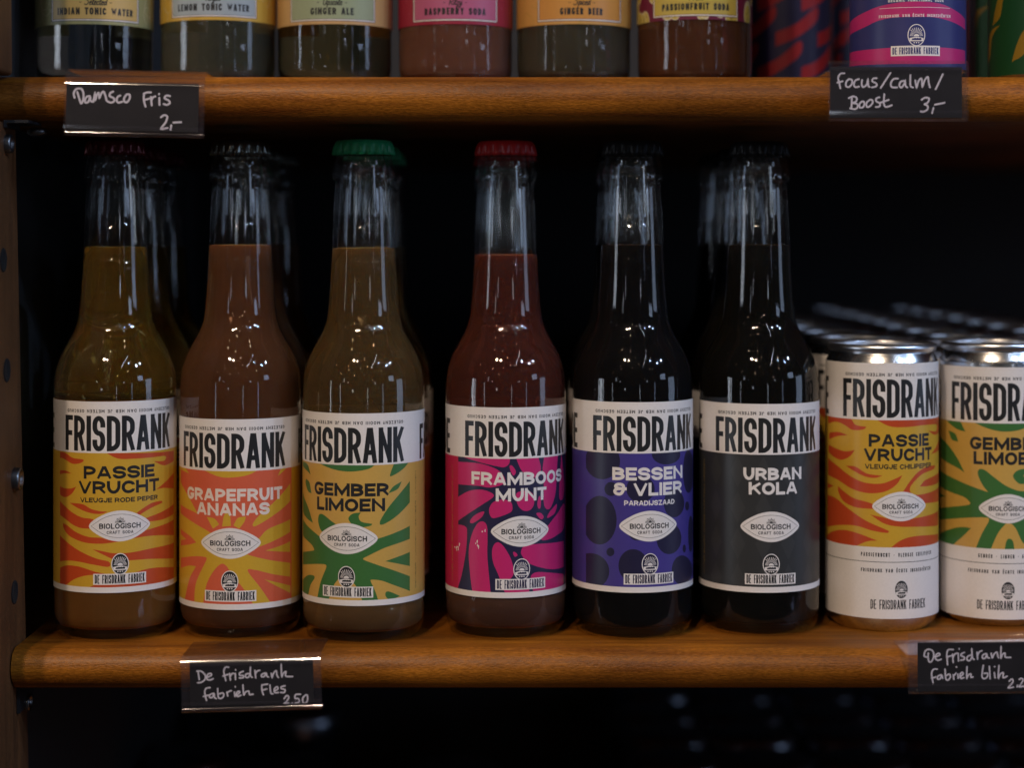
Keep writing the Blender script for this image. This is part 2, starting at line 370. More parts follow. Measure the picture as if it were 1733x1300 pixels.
class Print:
    """u to the right, v upwards (mm). Later shapes print over earlier ones."""
    def __init__(s, u0, u1, v0, v1): s.box = (u0, u1, v0, v1); s.shapes = []; s.rect(u0, u1, v0, v1, 'white')
    def poly(s, pts, mat, clip=None): s.shapes.append((ccw(pts), mat, clip)); return len(s.shapes) - 1
    def polys(s, L, mat, clip=None):
        for p in L: s.poly(p, mat, clip)
    def rect(s, a, b, c, d, mat, clip=None): return s.poly([(a, c), (b, c), (b, d), (a, d)], mat, clip)
    def text(s, t, u0, u1, v, H, sw, mat, gap=None, **kw): s.polys(text_polys(t, u0, u1, v, H, sw, gap if gap is not None else H * .14, **kw), mat)
    def triangles(s, cols):
        V, E = [], []
        u0, u1, v0, v1 = s.box
        for p, _, _ in s.shapes:
            b = len(V); n = len(p); V += [Vector((min(max(x, u0), u1), min(max(y, v0), v1))) for x, y in p]
            E += [(b + i, b + (i + 1) % n) for i in range(n)]
        for c in cols:
            if u0 < c < u1: b = len(V); V += [Vector((c, v0)), Vector((c, v1))]; E.append((b, b + 1))
        r = delaunay_2d_cdt(V, E, [], 0, 1e-4, False)
        P = np.array([(v.x, v.y) for v in r[0]]); T = np.array([f for f in r[2] if len(f) == 3])
        e1 = P[T[:, 1]] - P[T[:, 0]]; e2 = P[T[:, 2]] - P[T[:, 0]]; ar = e1[:, 0] * e2[:, 1] - e1[:, 1] * e2[:, 0]
        T = T[np.abs(ar) > 1e-7]; ar = ar[np.abs(ar) > 1e-7]; T[ar < 0] = T[ar < 0][:, ::-1]
        c = P[T].mean(axis=1); best = np.zeros(len(T), int); inside = {}
        for k, (p, m, clip) in enumerate(s.shapes):
            q = np.array(p); lo, hi = q.min(axis=0), q.max(axis=0)
            ix = np.nonzero((c[:, 0] >= lo[0]) & (c[:, 0] <= hi[0]) & (c[:, 1] >= lo[1]) & (c[:, 1] <= hi[1]))[0]
            x, y = c[ix, 0], c[ix, 1]; wn = np.zeros(len(ix), int)
            for i in range(len(q)):
                ax, ay = q[i]; bx, by = q[(i + 1) % len(q)]
                side = (bx - ax) * (y - ay) - (x - ax) * (by - ay)
                wn += ((ay <= y) & (by > y) & (side > 0)).astype(int) - ((ay > y) & (by <= y) & (side < 0)).astype(int)
            hit = np.zeros(len(T), bool); hit[ix[wn != 0]] = True
            if clip is not None: hit &= inside[clip]
            inside[k] = hit; best[hit] = k
        keys = []; mid = []
        for k in best:
            m = s.shapes[k][1]
            if m not in keys: keys.append(m)
            mid.append(keys.index(m))
        return [tuple(v) for v in P.tolist()], [tuple(t) for t in T.tolist()], mid, keys
    def wrap(s, name, R, phi0, ztop, parent, seg=96):
        """on a cylinder: v=0 is the top edge at ztop (m); R in m; phi0 turns the label"""
        Rm = R * 1000; st = 2 * math.pi * Rm / seg
        P, tri, mid, keys = s.triangles([k * st for k in range(-seg // 2, seg // 2 + 1)])
        V, Nn = [], []
        for u, v in P:
            k = math.floor(u / st); t = u / st - k; a0, a1 = phi0 + k * st / Rm, phi0 + (k + 1) * st / Rm
            x = R * ((1 - t) * math.sin(a0) + t * math.sin(a1)); y = -R * ((1 - t) * math.cos(a0) + t * math.cos(a1))
            V.append((x, y, ztop + v / 1000)); a = phi0 + u / Rm; Nn.append((math.sin(a), -math.cos(a), 0))
        return mesh_obj(name, V, tri, [imat(k) for k in keys], parent, mid, normals=Nn)
    def flat(s, name, parent, thick=.0004):
        """a card: printed front at y=0 facing -Y, with thickness behind"""
        P, tri, mid, keys = s.triangles([])
        V = [(u / 1000, 0, v / 1000) for u, v in P]; u0, u1, v0, v1 = [c / 1000 for c in s.box]
        b = len(V); V += [(u0, 0, v0), (u1, 0, v0), (u1, 0, v1), (u0, 0, v1), (u0, thick, v0), (u1, thick, v0), (u1, thick, v1), (u0, thick, v1)]
        ex = [(b + 4, b + 7, b + 6, b + 5), (b, b + 4, b + 5, b + 1), (b + 1, b + 5, b + 6, b + 2), (b + 2, b + 6, b + 7, b + 3), (b + 3, b + 7, b + 4, b)]
        base = keys.index(s.shapes[0][1]) if s.shapes[0][1] in keys else 0
        return mesh_obj(name, V, [tuple(t) for t in tri] + ex, [imat(k) for k in keys], parent, mid + [base] * 5, smooth=False)

def ray(px, py):  # direction of a photograph pixel in the room
    return ((px - HX) / F, 1.0, -(py - HY) / F)
class Cyl:
    """turns photograph pixels into label millimetres on one upright cylinder"""
    def __init__(s, xpx, D, R, ztop, crop, phi, zbase=0.0):
        s.R = R; s.Y = D + CAM[1]; s.X = (xpx - HX) / F * D; s.D = D; s.ztop = ztop + zbase; s.crop = crop
        s.phi = math.radians(phi) + math.atan2(-s.X, D)
    def uv(s, p):
        ox, oy, sc = s.crop; d = ray(ox + p[0] / sc, oy + p[1] / sc)
        a = d[0]**2 + 1; b = -2 * (d[0] * s.X + s.D); c = s.X**2 + s.D**2 - s.R**2
        disc = b * b - 4 * a * c
        t = (-b - math.sqrt(disc)) / (2 * a) if disc > 0 else -b / (2 * a)
        x, y, z = d[0] * t - s.X, t - s.D, CAM[2] + d[2] * t
        return ((math.atan2(x, -y) - s.phi) * s.R * 1000, (z - s.ztop) * 1000) + tuple(p[2:])
    def shape(s, pts, n=6): return spline([s.uv(p) for p in pts], True, n)

# ---------------------------------------------------------------- soda labels
def small_sun(P, u, v, r, mat):
    for i in range(9):
        a = math.radians(10 + 20 * i); l = r * (1 if i % 2 == 0 else .85); wd = r * .07
        c, s_ = math.cos(a), math.sin(a)
        P.poly([(u + c * r * .42 - s_ * wd * .6, v + s_ * r * .42 + c * wd * .6), (u + c * r * .42 + s_ * wd * .6, v + s_ * r * .42 - c * wd * .6), (u + c * l + s_ * wd, v + s_ * l - c * wd), (u + c * l - s_ * wd, v + s_ * l + c * wd)], mat)
    P.poly([(u + r * .36 * math.cos(math.pi * i / 10), v + r * .36 * math.sin(math.pi * i / 10)) for i in range(11)], mat)
    P.rect(u - r * 1.0, u + r * 1.0, v - r * .12, v - r * .02, mat)
def emblem(P, u, v, ow, oh, fg, bgc, rim=True):
    """oval badge with a rising sun over a factory"""
    if rim: P.poly(circle(u, v, ow / 2, oh / 2, 36), fg)
    P.poly(circle(u, v, ow / 2 * .90, oh / 2 * .92, 36), bgc)
    cy = v - oh * .06
    for i in range(13):
        a = math.radians(8 + 164 * i / 12); r0 = ow * .19; r1 = min(.40 * ow / max(abs(math.cos(a)), .01), .40 * oh / max(abs(math.sin(a)), .01)); r1 = min(r1, oh * (.40 if 2 < i < 10 else .30)); wd = ow * .020
        c, s_ = math.cos(a), math.sin(a)
        P.poly([(u + c * r0 - s_ * wd * .5, cy + s_ * r0 + c * wd * .5), (u + c * r0 + s_ * wd * .5, cy + s_ * r0 - c * wd * .5), (u + c * r1 + s_ * wd, cy + s_ * r1 - c * wd), (u + c * r1 - s_ * wd, cy + s_ * r1 + c * wd)], fg)
    P.poly([(u + ow * .16 * math.cos(math.pi * i / 10), cy + ow * .14 * math.sin(math.pi * i / 10)) for i in range(11)], fg)
    P.poly(spline([(u - ow * .40, cy - oh * .075, 1), (u, cy - oh * .02), (u + ow * .40, cy - oh * .075, 1), (u + ow * .37, cy - oh * .22, 1), (u - ow * .37, cy - oh * .22, 1)]), fg)
    P.poly([(u - ow * .28, cy - oh * .17), (u + ow * .28, cy - oh * .17), (u + ow * .28, cy - oh * .09), (u + ow * .20, cy - oh * .065), (u + ow * .14, cy - oh * .09), (u + ow * .06, cy - oh * .065), (u, cy - oh * .09), (u - ow * .08, cy - oh * .065), (u - ow * .14, cy - oh * .09), (u - ow * .22, cy - oh * .09)], bgc)
    for k in (-1, 0, 1): P.poly(circle(u + k * ow * .13, cy - oh * .285, ow * .038, n=8), fg)
    P.poly(spline([(u - ow * .26, cy - oh * .235, 1), (u, cy - oh * .25), (u + ow * .26, cy - oh * .235, 1), (u, cy - oh * .245)]), fg)
def vesica(P, u, v, wd, ht, outer='white', line='black'):
    def ves(a, b): return spline([(u - a, v, 0)[:2], (u - a * .55, v + b * .72), (u, v + b), (u + a * .55, v + b * .72), (u + a, v), (u + a * .55, v - b * .72), (u, v - b), (u - a * .55, v - b * .72)], True, 6)
    def vs(a, b): return spline([(u - a, v, 1), (u - a * .5, v + b * .76), (u, v + b), (u + a * .5, v + b * .76), (u + a, v, 1), (u + a * .5, v - b * .76), (u, v - b), (u - a * .5, v - b * .76)], True, 6)
    P.poly(ves(wd / 2, ht / 2), outer); P.poly(vs(wd / 2 - 1.0, ht / 2 - 1.75), line); P.poly(vs(wd / 2 - 1.25, ht / 2 - 1.93), outer)
    k = wd / 31
    small_sun(P, u, v + 1.9 * k, 2.5 * k, line)
    P.text('BIOLOGISCH', u - 10.2 * k, u + 10.2 * k, v - 1.35 * k, 2.65 * k, .54 * k, line, gap=.24 * k)
    P.text('CRAFT SODA', u - 6.5 * k, u + 6.5 * k, v - 3.85 * k, 1.55 * k, .30 * k, line, gap=.24 * k)
def soda_label(art, shapes, base, side, lines, cy, patcol, tcol, top_h=25.3, H=94.0, side_text=None, logo_bg='black', extra=None, R=30.65, can=False, lim=(-35.2, 35.2)):
    """v runs from 0 at the top edge down to -H"""
    Rm = R; half = math.pi * Rm * .965
    P = Print(-half, half, -H, 0)
    bot = -H + (2.8 if not can else can['art_bot'])
    if side: P.rect(-half, half, bot, -top_h, side)
    a = P.rect(lim[0], lim[1], bot, -top_h, base)
    for pts in shapes:
        P.poly(pts if isinstance(pts[0], tuple) else pts[1], patcol if isinstance(pts[0], tuple) else pts[0], a)
    # white band: mirrored small line and the running name
    ft, fh = (7.0, 17.4) if not can else can['name']
    P.text('GELEZEN? MOOI!! DAN HEB JE METEEN GESCHUD', -28.5, 29.5, -(ft - 1.5), 1.6, .34, 'black', gap=.40, flip=True)
    n0 = -(ft + fh)
    P.text('FRISDRANK', -30.1, 30.1, n0, fh, 2.42, 'black', gap=.72)
    P.text('DE', -56.0, -43.3, n0, fh, 2.42, 'black', gap=.72)
    P.text('FABRIEK', 43.3, 87.0, n0, fh, 2.42, 'black', gap=.72)
    if extra: extra(P, a)
    for t, wd, v, h, sw in lines: P.text(t, cy - wd / 2, cy + wd / 2, v, h, sw, tcol, gap=h * .085, space=.35)
    if side_text:
        for u, t in side_text:
            x = -90.0
            P.polys([[(u - q, -88 + p) for p, q in poly] for poly in text_polys(t, 0, 58, 0, 1.0, .18, .45)], 'thin' if base != 'cream' else 'leaf')
    return P

B1 = Cyl(195.5, .958, .03065, 0, (85, 755, 5.2), 4.2)
B2 = Cyl(407, .962, .03065, 0, (297, 780, 5.2), -10)
B3 = Cyl(615.5, .9525, .03065, 0, (508, 770, 5.2), -16)
B4 = Cyl(856, .962, .03065, 0, (750, 760, 5.2), 15)
B5 = Cyl(1070.5, .962, .03065, 0, (960, 750, 5.2), 16.5)
B6 = Cyl(1284.5, .971, .03065, 0, (1180, 750, 5.2), 11.5)
C1 = Cyl(1492, .980, .0288, 0, (1390, 690, 5.2), 18)
C2 = Cyl(1684, .993, .0288, 0, (1580, 690, 5.2), 11)
def z_at(c, ypx):  # height of a pixel row on the cylinder's nearest line
    return CAM[2] - (ypx - HY) / F * (c.D - c.R)
for c, y in ((B1, 680), (B2, 710), (B3, 700), (B4, 690), (B5, 681), (B6, 684), (C1, 615), (C2, 622)): c.ztop = z_at(c, y)

flame1 = [[(70,50,1),(130,60),(200,105),(290,120),(270,150),(200,158),(140,125),(100,105),(70,112,1)],
 [(490,60,1),(1090,40,1),(1090,120),(1040,160),(990,170),(910,135,1),(1000,130),(1020,100),(1000,88),(900,100),(750,112),(600,112)],
 [(70,215,1),(130,215),(190,243,1),(130,240),(70,255,1)],
 [(70,345,1),(120,370),(180,375),(230,358,1),(190,420),(140,450),(100,440),(70,405,1)],
 [(1090,230,1),(1040,290),(930,385,1),(1000,370),(1090,375,1)],
 [(170,500,1),(280,512),(360,555),(440,575),(500,580),(430,600),(330,585),(230,540)],
 [(70,465,1),(130,530),(200,590),(280,630),(380,650),(380,720),(280,725),(200,695),(130,640),(70,595,1)],
 [(110,680,1),(150,700),(220,755),(330,800),(450,810),(560,830),(760,770),(900,725),(1090,645,1),(1090,785,1),(900,790),(700,820),(560,850),(430,862),(300,850),(180,800),(125,740)],
 [(760,590,1),(830,540),(900,500),(980,483),(985,500),(900,540),(830,580),(780,610)],
 [(1090,505,1),(1090,595,1),(980,650),(860,665),(800,660),(870,625),(960,590)],
 [(70,765,1),(140,840),(250,920),(400,990),(515,1020),(515,1065),(400,1050),(250,1020),(150,1010),(70,1020,1)],
 [(370,910,1),(450,925),(560,945),(700,940),(900,900),(1090,850,1),(1090,990,1),(900,995),(750,1005),(660,1010),(560,1000),(470,960)],
 [(70,1080,1),(150,1052),(260,1065),(400,1110),(480,1130),(330,1140),(220,1170),(140,1225,1),(70,1260,1)],
 [(330,1250,1),(420,1215),(560,1180),(700,1130),(900,1075),(1090,1065,1),(1090,1290,1),(700,1330,1),(330,1300,1)]]
coral_y = [[(225,70,1),(750,70,1),(640,125),(500,148),(380,140)], [(25,40,1),(85,60,1),(118,110,1),(25,50,1)], [(1000,40,1),(900,135,1),(925,75,1)],
 [(25,110,1),(100,290),(200,470,1),(120,430),(25,355,1)],
 [(25,420,1),(120,520),(260,605),(330,640),(600,660),(720,690),(820,600),(1010,515,1),(1010,1330,1),(500,1360,1),(25,1300,1)],
 [(1010,200,1),(740,480),(680,560),(700,578),(850,490),(1010,355,1)],
 [(275,495,1),(340,510),(385,560,1),(330,600,1)], [(410,580,1),(425,490),(458,440,1),(480,490),(488,575,1)], [(510,570,1),(550,505),(620,493,1),(605,540),(560,600,1)]]
coral_c = [[(25,565,1),(110,650),(185,720,1),(110,740),(25,748,1)],
 [(610,810),(760,750),(1010,625,1),(1010,710,1),(790,792,1),(1010,803,1),(1010,900,1),(800,870)],
 [(635,970),(700,962),(860,1000),(1010,1022,1),(1010,1100,1),(780,1045,1),(900,1110),(1010,1165,1),(1000,1230),(830,1240,1),(740,1110)],
 [(25,860,1),(150,842),(265,850),(270,880),(180,1080),(165,1250,1),(80,1230,1),(120,1050),(180,930,1),(110,925),(25,965,1)],
 [(240,1290,1),(270,1100),(330,980),(400,910),(450,930),(500,1010),(600,1130),(700,1290,1)]]
coral_y2 = [[(25,600,1),(95,692,1),(25,705,1)]]
green3 = [[(140,60,1),(670,80,1),(600,125),(450,148),(300,130)], [(25,55,1),(65,85),(92,175,1),(60,140),(25,95,1)], [(830,65,1),(965,55,1),(900,130),(800,190),(792,170)],
 [(50,210,1),(80,240),(100,340,1),(70,320),(48,250)], [(775,340,1),(820,280),(895,232,1),(860,300)],
 [(965,230,1),(965,420,1),(860,530),(760,600),(705,615),(710,570),(780,460),(870,350)], [(25,330,1),(70,460),(112,600,1),(60,560),(25,500,1)],
 [(160,600),(165,530),(200,525),(270,580),(330,640),(200,680)], [(425,570),(460,520),(535,508,1),(515,545),(540,590),(635,608,1),(620,625),(500,640)],
 [(25,560,1),(100,660),(190,730),(300,770),(500,790),(650,750),(800,700),(965,625,1),(965,740,1),(800,800),(700,840),(560,910),(560,925),(680,970),(800,1010),(965,1070,1),(965,1200,1),(830,1150),(720,1110),(640,1100),(620,1110),(660,1200),(700,1320,1),(560,1320,1),(500,1170),(440,1100),(400,1040),(350,1080),(290,1160),(250,1280,1),(150,1260,1),(180,1120),(230,990),(215,965),(120,962),(25,965,1),(25,855,1),(110,845),(122,830),(90,780),(25,705,1)],
 [(750,938,1),(840,905),(965,855,1),(965,980,1),(840,955)], [(25,1100,1),(70,1060),(120,1065),(125,1090),(90,1150),(70,1240,1),(25,1220,1)], [(750,1240),(760,1205),(800,1210),(880,1245,1),(790,1275)]]
pink4 = [[(130,50,1),(590,65,1),(580,130),(540,160),(480,155),(350,125),(230,90)], [(130,112,1),(300,125),(440,165),(520,220),(540,300),(420,340),(300,325),(130,310,1)],
 [(585,150),(610,150),(640,200),(620,235),(595,200)], [(635,65,1),(835,60,1),(860,170),(840,240),(760,250),(690,190)],
 [(890,60,1),(1010,50,1),(1000,200),(990,380),(950,510),(910,530),(885,470),(885,300),(875,180)], [(1040,40,1),(1066,300),(1060,420),(1030,450),(1020,380),(1030,200)],
 [(130,425,1),(230,370),(340,360),(430,390),(440,425),(360,480),(260,545),(130,635,1)], [(405,530),(440,470),(520,445),(590,465),(610,510),(590,560),(450,610),(415,590)],
 [(640,420),(660,380),(740,370),(790,400),(800,480),(770,535),(710,545),(660,500)], [(830,470),(845,415),(860,440),(858,510),(845,528),(832,510)],
 [(235,640),(270,590),(340,553),(362,560),(330,610),(260,655)], [(915,605),(940,550),(1000,485),(985,560),(940,600)], [(820,570),(860,565),(885,600),(860,620)],
 [(1064,480),(1064,680),(1000,760),(920,800),(865,800),(860,760),(920,680),(990,590)], [(130,665,1),(190,680),(210,720),(200,900),(165,1100),(130,1220,1)],
 [(225,900),(250,760),(300,660),(350,640),(385,680),(390,800),(390,960),(420,1290,1),(260,1290,1),(235,1080)],
 [(430,900),(450,840),(490,825),(540,870),(600,980),(620,1100),(560,1180),(530,1240),(490,1120),(440,1000)],
 [(685,910),(710,860),(800,840),(940,830),(1062,810,1),(1062,1040,1),(960,1060),(840,1040),(740,1000),(700,950)],
 [(560,1290,1),(520,1190),(740,1190),(755,1290,1)], [(790,1100),(860,1085),(1060,1100,1),(1060,1230,1),(800,1290,1),(770,1150)], [(615,915),(630,908),(655,935),(630,950)], [(470,770),(560,800),(600,810),(540,815)]]
dots5 = [(310,160,155,160),(385,405,58,62),(285,680,150,215),(645,405,125,118),(940,530,90,125),(1055,555,18,40),(895,840,110,140),(620,790,80,70),(380,960,35,38),(580,1080,130,145),(200,1130,170,160),(1010,1120,90,130),(870,100,125,90),(1066,250,46,190),(1030,930,14,35),(1086,800,22,160)]
flame_c = [[(60,70,1),(230,80),(300,150),(400,170,1),(360,195),(270,195),(200,150),(130,125),(60,140,1)], [(460,90,1),(1036,60,1),(1036,200),(1000,240),(940,205,1),(1010,205),(1015,150),(900,155),(750,172),(600,165)],
 [(70,220,1),(150,215),(235,243,1),(150,250),(70,280,1)], [(65,325,1),(130,360),(210,385),(295,375,1),(250,430),(180,460),(120,440),(65,390,1)], [(1036,260,1),(965,410,1),(1036,370,1)],
 [(215,512,1),(300,520),(400,580),(540,600,1),(470,620),(380,605),(290,560)], [(60,440,1),(150,520),(250,600),(380,660),(520,670),(620,640),(715,595,1),(660,680),(560,740),(420,755),(280,720),(150,640),(60,590,1)],
 [(720,740,1),(780,650),(850,570),(930,520),(1000,510),(990,540),(900,580),(830,640),(780,710),(800,760),(880,765),(1034,690,1),(1034,820,1),(880,845),(820,860),(700,830)], [(865,695,1),(930,630),(1032,560,1),(1032,640),(950,690)],
 [(145,690,1),(200,740),(290,800),(430,840),(500,890),(400,890),(290,875),(190,820),(150,740)], [(55,660,1),(110,690,1),(55,715,1)],
 [(55,765,1),(130,800),(250,900),(400,1000),(590,1085),(580,1105),(450,1085),(300,1040),(150,1035),(55,1050,1)], [(430,942,1),(530,965),(700,995),(850,970),(1028,905,1),(1028,1035,1),(850,1050),(700,1050),(560,1025)],
 [(50,1130),(100,1090),(200,1078),(330,1110),(495,1172,1),(400,1180),(260,1240,1),(50,1180)], [(585,1260,1),(700,1170),(850,1130),(1028,1110,1),(1028,1270,1)]]
green_c = [[(90,85,1),(210,100),(280,212,1),(200,185)], [(300,100,1),(860,90,1),(800,180),(640,212),(480,185)], [(130,200,1),(190,230),(218,300,1),(160,280)], [(60,250,1),(120,320),(200,430),(272,570,1),(190,520),(60,430,1)],
 [(50,540,1),(150,610),(300,680),(480,745,1),(430,680),(390,590),(400,545),(450,550),(540,620),(640,690),(760,735),(900,730,1),(900,1100),(800,1200),(720,1060),(660,1015),(620,1040),(560,1120),(490,1280,1),(355,1280,1),(420,1120),(485,1000),(470,970),(300,970),(50,990,1),(50,885,1),(200,870),(310,855),(320,835),(250,780),(50,680,1)],
 [(50,1130),(150,1070),(250,1052),(330,1062,1),(250,1140),(140,1240,1),(40,1230)], [(620,1280,1),(640,1180),(665,1155),(700,1180),(712,1280,1)], [(700,610),(730,560),(800,540),(850,560),(790,600),(850,650),(760,672)], [(50,740,1),(110,785,1),(50,790,1)]]

def std_extra(logo_fg='white', dark='black', du=0.0, dv=0.0, extra2=None):
    def f(P, a):
        if extra2: extra2(P, a)
        vesica(P, 0 + du, -61.2 + dv, 31, 15.2)
        P.rect(-13.2 + du, 13.2 + du, -90.0 + dv, -84.6 + dv, 'white')
        emblem(P, 0 + du, -79.9 + dv, 8.6, 10.6, 'white', dark)
        P.text('DE FRISDRANK FABRIEK', -12.4 + du, 12.4 + du, -89.45 + dv, 4.35, .50, dark, gap=.24, space=.22)
    return f
def sh(c, L): return [c.shape(p) for p in L]
def specks(P, a):
    rnd = random.Random(3)
    for cx, cy, k in ((295, 830, 5), (120, 890, 7), (355, 740, 2), (150, 855, 3), (320, 870, 2)):
        for _ in range(k):
            u, v = B4.uv((cx + rnd.uniform(-18, 18), cy + rnd.uniform(-28, 28)))
            P.poly([(u + rnd.uniform(.12, .5) * math.cos(t), v + rnd.uniform(.15, .9) * math.sin(t)) for t in (0, 1.2, 2.3, 3.4, 4.5, 5.4)], 'white')
side_t = [(-40, 'WATER SUIKER CITROENSAP PASSIEVRUCHT PEPER'), (39.5, 'GEMBER * LIMOEN * GEMBER * LIMOEN')]
labels = {
 'passie': (soda_label(B1, sh(B1, flame1), 'yellow', 'yellow', [('PASSIE', 36.5, -38.0, 6.3, 1.52), ('VRUCHT', 42.3, -45.3, 6.3, 1.52), ('VLEUGJE RODE PEPER', 40.5, -49.6, 2.35, .56)], 0, 'orange', 'black', extra=std_extra(), side_text=side_t[:1]), B1),
 'grape': (soda_label(B2, sh(B2, coral_y) + [['coral', p] for p in sh(B2, coral_c)] + sh(B2, coral_y2), 'coral', 'lemon', [('GRAPEFRUIT', 54.0, -40.5, 6.2, 1.52), ('ANANAS', 38.5, -47.6, 6.2, 1.52)], 1.0, 'lemon', 'grape_text', extra=std_extra(), top_h=25.6), B2),
 'gember': (soda_label(B3, sh(B3, green3), 'cream', 'cream', [('GEMBER', 40.5, -40.6, 6.4, 1.58), ('LIMOEN', 36.5, -48.0, 6.4, 1.58)], 1.0, 'green', 'black', extra=std_extra(), side_text=side_t[1:]), B3),
 'framboos': (soda_label(B4, sh(B4, pink4), 'navy', 'redpink', [('FRAMBOOS', 53.0, -38.4, 6.4, 1.52), ('MUNT', 27.0, -46.3, 6.4, 1.52)], 0.5, 'pink', 'white', extra=std_extra(dark='navy', extra2=specks), side_text=[(-40, 'WATER SUIKER FRAMBOOS CITROENSAP MUNT')]), B4),
 'bessen': (soda_label(B5, [[(B5.uv((cx + rx * math.cos(t / 16 * math.pi), cy + ry * math.sin(t / 16 * math.pi)))) for t in range(32)] for cx, cy, rx, ry in dots5], 'indigo', 'indigo', [('BESSEN', 39.0, -38.6, 6.4, 1.52), ('& VLIER', 38.0, -46.2, 6.4, 1.52), ('PARADIJSZAAD', 27.0, -51.0, 2.5, .54)], 0.5, 'deep', 'white', extra=std_extra(dark='deep')), B5),
 'kola': (soda_label(B6, [[(u - 4, v), (u, v + 8), (u + 4, v), (u, v - 8)] for u in (-30, -17, -4, 9, 22) for v in (-34, -52, -70, -88)], 'char', 'char', [('URBAN', 31.0, -38.0, 6.2, 1.52), ('KOLA', 25.5, -45.2, 6.2, 1.52)], 1.5, 'char2', 'white', extra=std_extra(), side_text=[(-40, 'WATER SUIKER CITROENSAP KOLA KRUIDEN')]), B6),
}
def can_extra(line):
    def f(P, a):
        vesica(P, 1.0, -72.2, 29.5, 14.9)
        P.text(line[0], line[1], line[2], -97.6, 2.0, .40, 'black', gap=.50)
        P.rect(-87, 87, -100.4, -100.1, 'black')
        P.text('FRISDRANK VAN ÉCHTE INGREDIËNTEN', -19.5, 19.8, -105.4, 1.85, .38, 'black', gap=.45)
        emblem(P, 1.0, -114.0, 7.4, 9.6, 'white', 'black', rim=False)
        P.text('DE FRISDRANK FABRIEK', -14.6, 15.4, -124.0, 4.8, .52, 'black', gap=.28, space=.22)
    return f
CANP = dict(name=(8.1, 19.4), art_bot=128.8 - 92.8)
labels['can_passie'] = (soda_label(C1, sh(C1, flame_c), 'yellow', 'yellow', [('PASSIE', 34.0, -42.2, 6.4, 1.52), ('VRUCHT', 39.0, -49.4, 6.4, 1.52), ('VLEUGJE CHILIPEPER', 38.0, -53.4, 2.5, .58)], 1.5, 'orange', 'black', top_h=28.7, H=128.8, extra=can_extra(('PASSIEVRUCHT * VLEUGJE CHILIPEPER', -19.5, 20.5)), R=28.8, can=CANP, lim=(-87, 87)), C1)
labels['can_gember'] = (soda_label(C2, sh(C2, green_c), 'cream', 'cream', [('GEMBER', 39.0, -42.4, 6.6, 1.60), ('LIMOEN', 35.0, -49.9, 6.6, 1.60)], 1.0, 'green', 'black', top_h=28.7, H=128.8, extra=can_extra(('GEMBER * LIMOEN * APPEL', -14.0, 14.0)), R=28.8, can=CANP, lim=(-87, 87)), C2)

# ---------------------------------------------------------------- shelf unit, wall
M_wood = wood('oiled_wood', (.115, .031, .003), (.37, .128, .010), rough=.42, spec=.28, coat=.06)
M_post = wood('dark_stained_wood', (.075, .028, .008), (.15, .058, .017), rough=.55, axis=2, coat=.05)
M_steel = plain('steel', (.22, .225, .24), rough=.34, metal=1.0, vary=.1)
M_dark = plain('black_metal', (.02, .021, .024), rough=.45)
M_hole = plain('hole_shadow', (.006, .005, .005), rough=.9)
unit = empty('wooden_shelf_unit', (0, 0, -.34))
tag(unit, 'orange brown wooden shelf unit with dark post on the left', 'shelf')
def shelf_profile(z1, th, yf, yb, bulge=.007):
    P = [(yb, z1), (yf + .02, z1), (yf + .0006, z1), (yf - .0002, z1 - .0004)]
    n = 12
    for i in range(1, n + 1):                    # crisp top arris, then a full convex nosing
        t = i / n; P.append((yf - bulge * math.sin(math.pi * min(1, .06 + t * .94)) ** .75, z1 - .0004 - (th - .0010) * t))
    P.append((yf + .001, z1 - th)); P.append((yf + .03, z1 - th)); P.append((yb, z1 - th))
    return P[::-1]
YF, YB = -.0436, .60
ZU = .2775
for nm, x0, z, th in (('shelf_board', -.2415, 0.0, .0195), ('shelf_board', -.40, ZU, .0215), ('shelf_board', -.30, -.33, .02)):
    o = extrude_x(nm, shelf_profile(z, th, YF, YB), x0, .62, M_wood, None, nx=1)
    o.parent = unit; o.location = (0, 0, .34)
def px_x(px, d): return (px - HX) / F * d
def on_unit(o): o.parent = unit; o.location = (o.location[0], o.location[1], o.location[2] + .34); return o
# side post: its inner face looks at the bottles, its rear edge leans
XP = -.2422
def post_d(px): return -XP * F / (HX - px)
def pz(py, d): return CAM[2] - (py - HY) / F * d
def post(z0, z1, d0, d1, yfr):
    V = []
    for z, d in ((z0, d0), (z1, d1)):
        V += [(XP - .032, yfr, z), (XP, yfr, z), (XP, d + CAM[1], z), (XP - .032, d + CAM[1], z)]
    o = mesh_obj('post', V, [(0, 1, 5, 4), (1, 2, 6, 5), (2, 3, 7, 6), (3, 0, 4, 7), (3, 2, 1, 0), (4, 5, 6, 7)], M_post, smooth=False)
    bv = o.modifiers.new('bevel', 'BEVEL'); bv.width = .002; bv.segments = 3
    on_unit(o)
post(-.36, ZU - .0225, .972, .924, -.115)
post(ZU + .0005, .62, .918, .905, -.115)
def side_disc(name, px, py, prof, mat):
    d = post_d(px); h = lathe(name, prof, mat, seg=32)
    h.rotation_euler = (0, math.radians(90), 0); h.location = (XP, d + CAM[1], pz(py, d)); on_unit(h)
for px, py in ((5, 440), (11, 627), (24, 1003)):
    side_disc('peg_hole', px, py, [(.0058, .0001), (.0056, .0005), (.0047, .0006), (.0043, .0002), (.0001, .00015)], M_hole)
def bolt_head(px, py, r, h): side_disc('bolt', px, py, [(r, 0), (r, h * .75), (r * .93, h), (r * .72, h), (r * .66, h * .6), (.0001, h * .55)], M_steel)
bolt_head(24, 811, .0056, .0035); bolt_head(42, 1189, .0042, .003); bolt_head(10, 243, .0046, .003)
